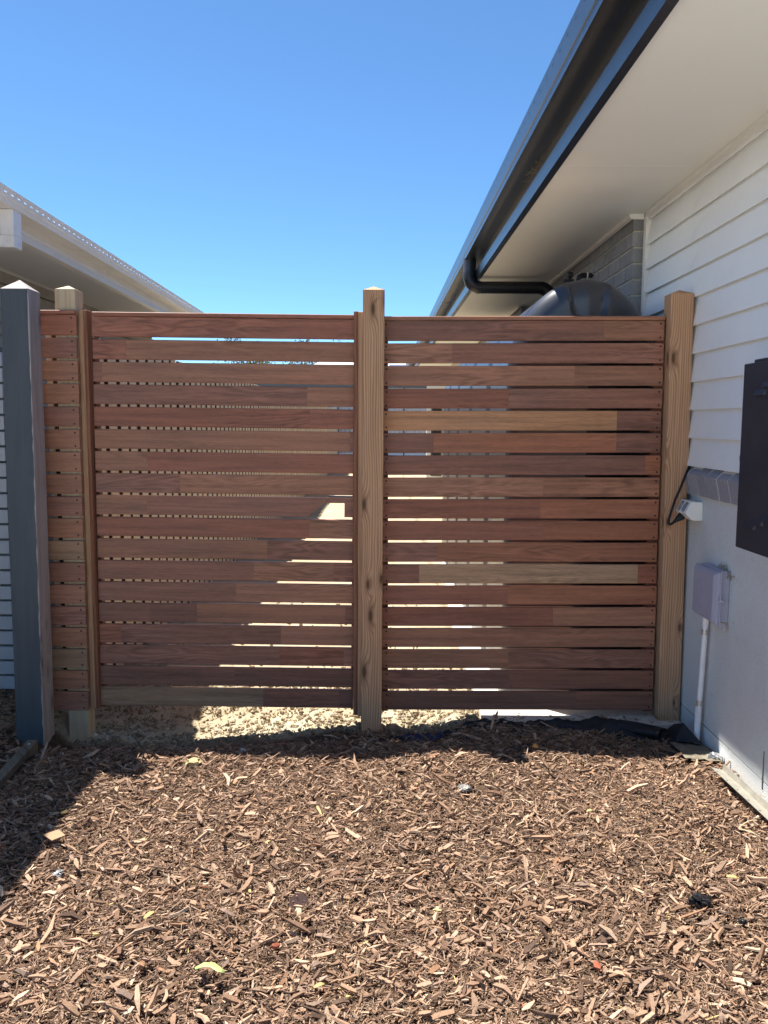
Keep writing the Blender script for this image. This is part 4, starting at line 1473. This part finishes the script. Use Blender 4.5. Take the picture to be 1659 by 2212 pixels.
# leaves and odd pieces
def blade(name, label, cat, pts, w, mat, group=None):
    mb = MB(); vs = []
    n = len(pts)
    for i, p in enumerate(pts):
        p = Vector(p)
        dd = (Vector(pts[min(i + 1, n - 1)]) - Vector(pts[max(i - 1, 0)])).normalized()
        s = Vector((-dd.y, dd.x, 0)).normalized()
        ww = w * math.sin(math.pi * (i + .35) / (n - .3)) ** .6
        vs += [p + s * ww + Vector((0, 0, .004)), p, p - s * ww + Vector((0, 0, .003))]
    fs = []
    for i in range(n - 1):
        for j in range(2):
            fs.append((i * 3 + j, i * 3 + j + 1, i * 3 + 4 + j, i * 3 + 3 + j))
    mb.add(vs, fs); o = mb.build(name, mat, None, smooth=True, recalc=False)
    s = o.modifiers.new('thick', 'SOLIDIFY'); s.thickness = .0006
    return tag(o, label, cat, group)


b0 = float(gz(-.44, 1.96)) + .045
blade('leaf', 'curved lime green leaf on the mulch near the bottom', 'leaf', [(-.475, 1.962, b0), (-.455, 1.972, b0 + .004), (-.432, 1.968, b0 + .006), (-.412, 1.952, b0 + .004), (-.398, 1.950, b0)], .009, MT['leaf_green'])
for (x, y, a, L, lab) in ((-.655, 2.19, .9, .05, 'yellow leaf shred left of centre near a pale chip'), (-.385, 2.62, .5, .028, 'round yellow leaf in the sunny mulch below the gate'),
                          (1.06, 2.41, -.6, .05, 'yellow leaf right of the black plastic scrap'), (-.16, 1.93, .3, .04, 'pale yellow leaf left of the green leaf\'s right neighbour chips'), (.735, 2.86, .2, .034, 'yellow leaf above the black plastic scrap')):
    z = float(gz(x, y)) + .040
    dx, dy = math.cos(a) * L / 2, math.sin(a) * L / 2
    lab = lab.replace("left of the green leaf's right neighbour chips", 'at the bottom, right of the green leaf')
    L *= .7
    dx *= .7; dy *= .7
    blade('leaf', lab, 'leaf', [(x - dx, y - dy, z - .004), (x - dx * .4, y - dy * .4, z), (x + dx * .3, y + dy * .3, z + .002), (x + dx, y + dy, z)], L * .2, MT['leaf_yellow'])
# peach card square, brown disc, straw loop
mb = MB(); z = float(gz(-1.10, 2.66)) + .036
mb.add([(-1.147, 2.665, z), (-1.105, 2.692, z + .004), (-1.066, 2.650, z + .006), (-1.102, 2.625, z), (-1.147, 2.665, z + .004), (-1.105, 2.692, z + .008), (-1.066, 2.650, z + .010), (-1.102, 2.625, z + .004)],
       [(3, 2, 1, 0), (4, 5, 6, 7), (0, 1, 5, 4), (1, 2, 6, 5), (2, 3, 7, 6), (3, 0, 4, 7)])
tag(mb.build('wood_square', MT['paper']), 'square peach coloured wood offcut at the left shadow edge', 'wood chip')
mb = MB(); z = float(gz(-.25, 2.32)) + .012
cpt = Vector((-.252, 2.325, z)); n1 = Vector((.1, -.75, .62)).normalized(); a1 = Vector((1, .1, 0)).normalized(); a2 = n1.cross(a1).normalized()
vs = []
for o_ in (0, .003):
    for k in range(24):
        t = 2 * math.pi * k / 24
        vs.append(cpt + a1 * (.029 * math.cos(t)) + a2 * (.029 * math.sin(t)) + n1 * o_)
mb.add(vs, [tuple(range(24))[::-1], tuple(range(24, 48))] + [(k, (k + 1) % 24, 24 + (k + 1) % 24, 24 + k) for k in range(24)])
tag(mb.build('disc', MT['disc']), 'dark brown round disc standing half buried in the mulch', 'disc')
mb = MB()
z = float(gz(1.25, 2.66)) + .03
mb.tube([(1.262 + .045 * math.cos(a), 2.72 + .055 * math.sin(a), z + .012 + .012 * math.sin(a * 2)) for a in np.linspace(.9, 4.6, 14)], .0018, 6)
tag(mb.build('straw_loop', MT['straw']), 'thin curved straw coloured strand on mulch below the steel strip', 'straw')
# cobweb tufts under the dark gutter
for (x, y, z, lab) in ((.745, 4.35, 2.69, 'wispy cobweb tuft under the charcoal gutter'),):
    mb = MB()
    for k in range(60):
        c0 = Vector((x + rng.gauss(0, .02), y + rng.gauss(0, .10), z - abs(rng.gauss(0, .012))))
        dd = Vector((rng.gauss(0, .02), rng.gauss(0, .05), rng.gauss(0, .01)))
        mb.tube([c0 - dd, c0 + Vector((0, 0, -.004)), c0 + dd], .0004, 3)
    tag(mb.build('cobweb', MT['web'], None, recalc=False), lab, 'cobweb')
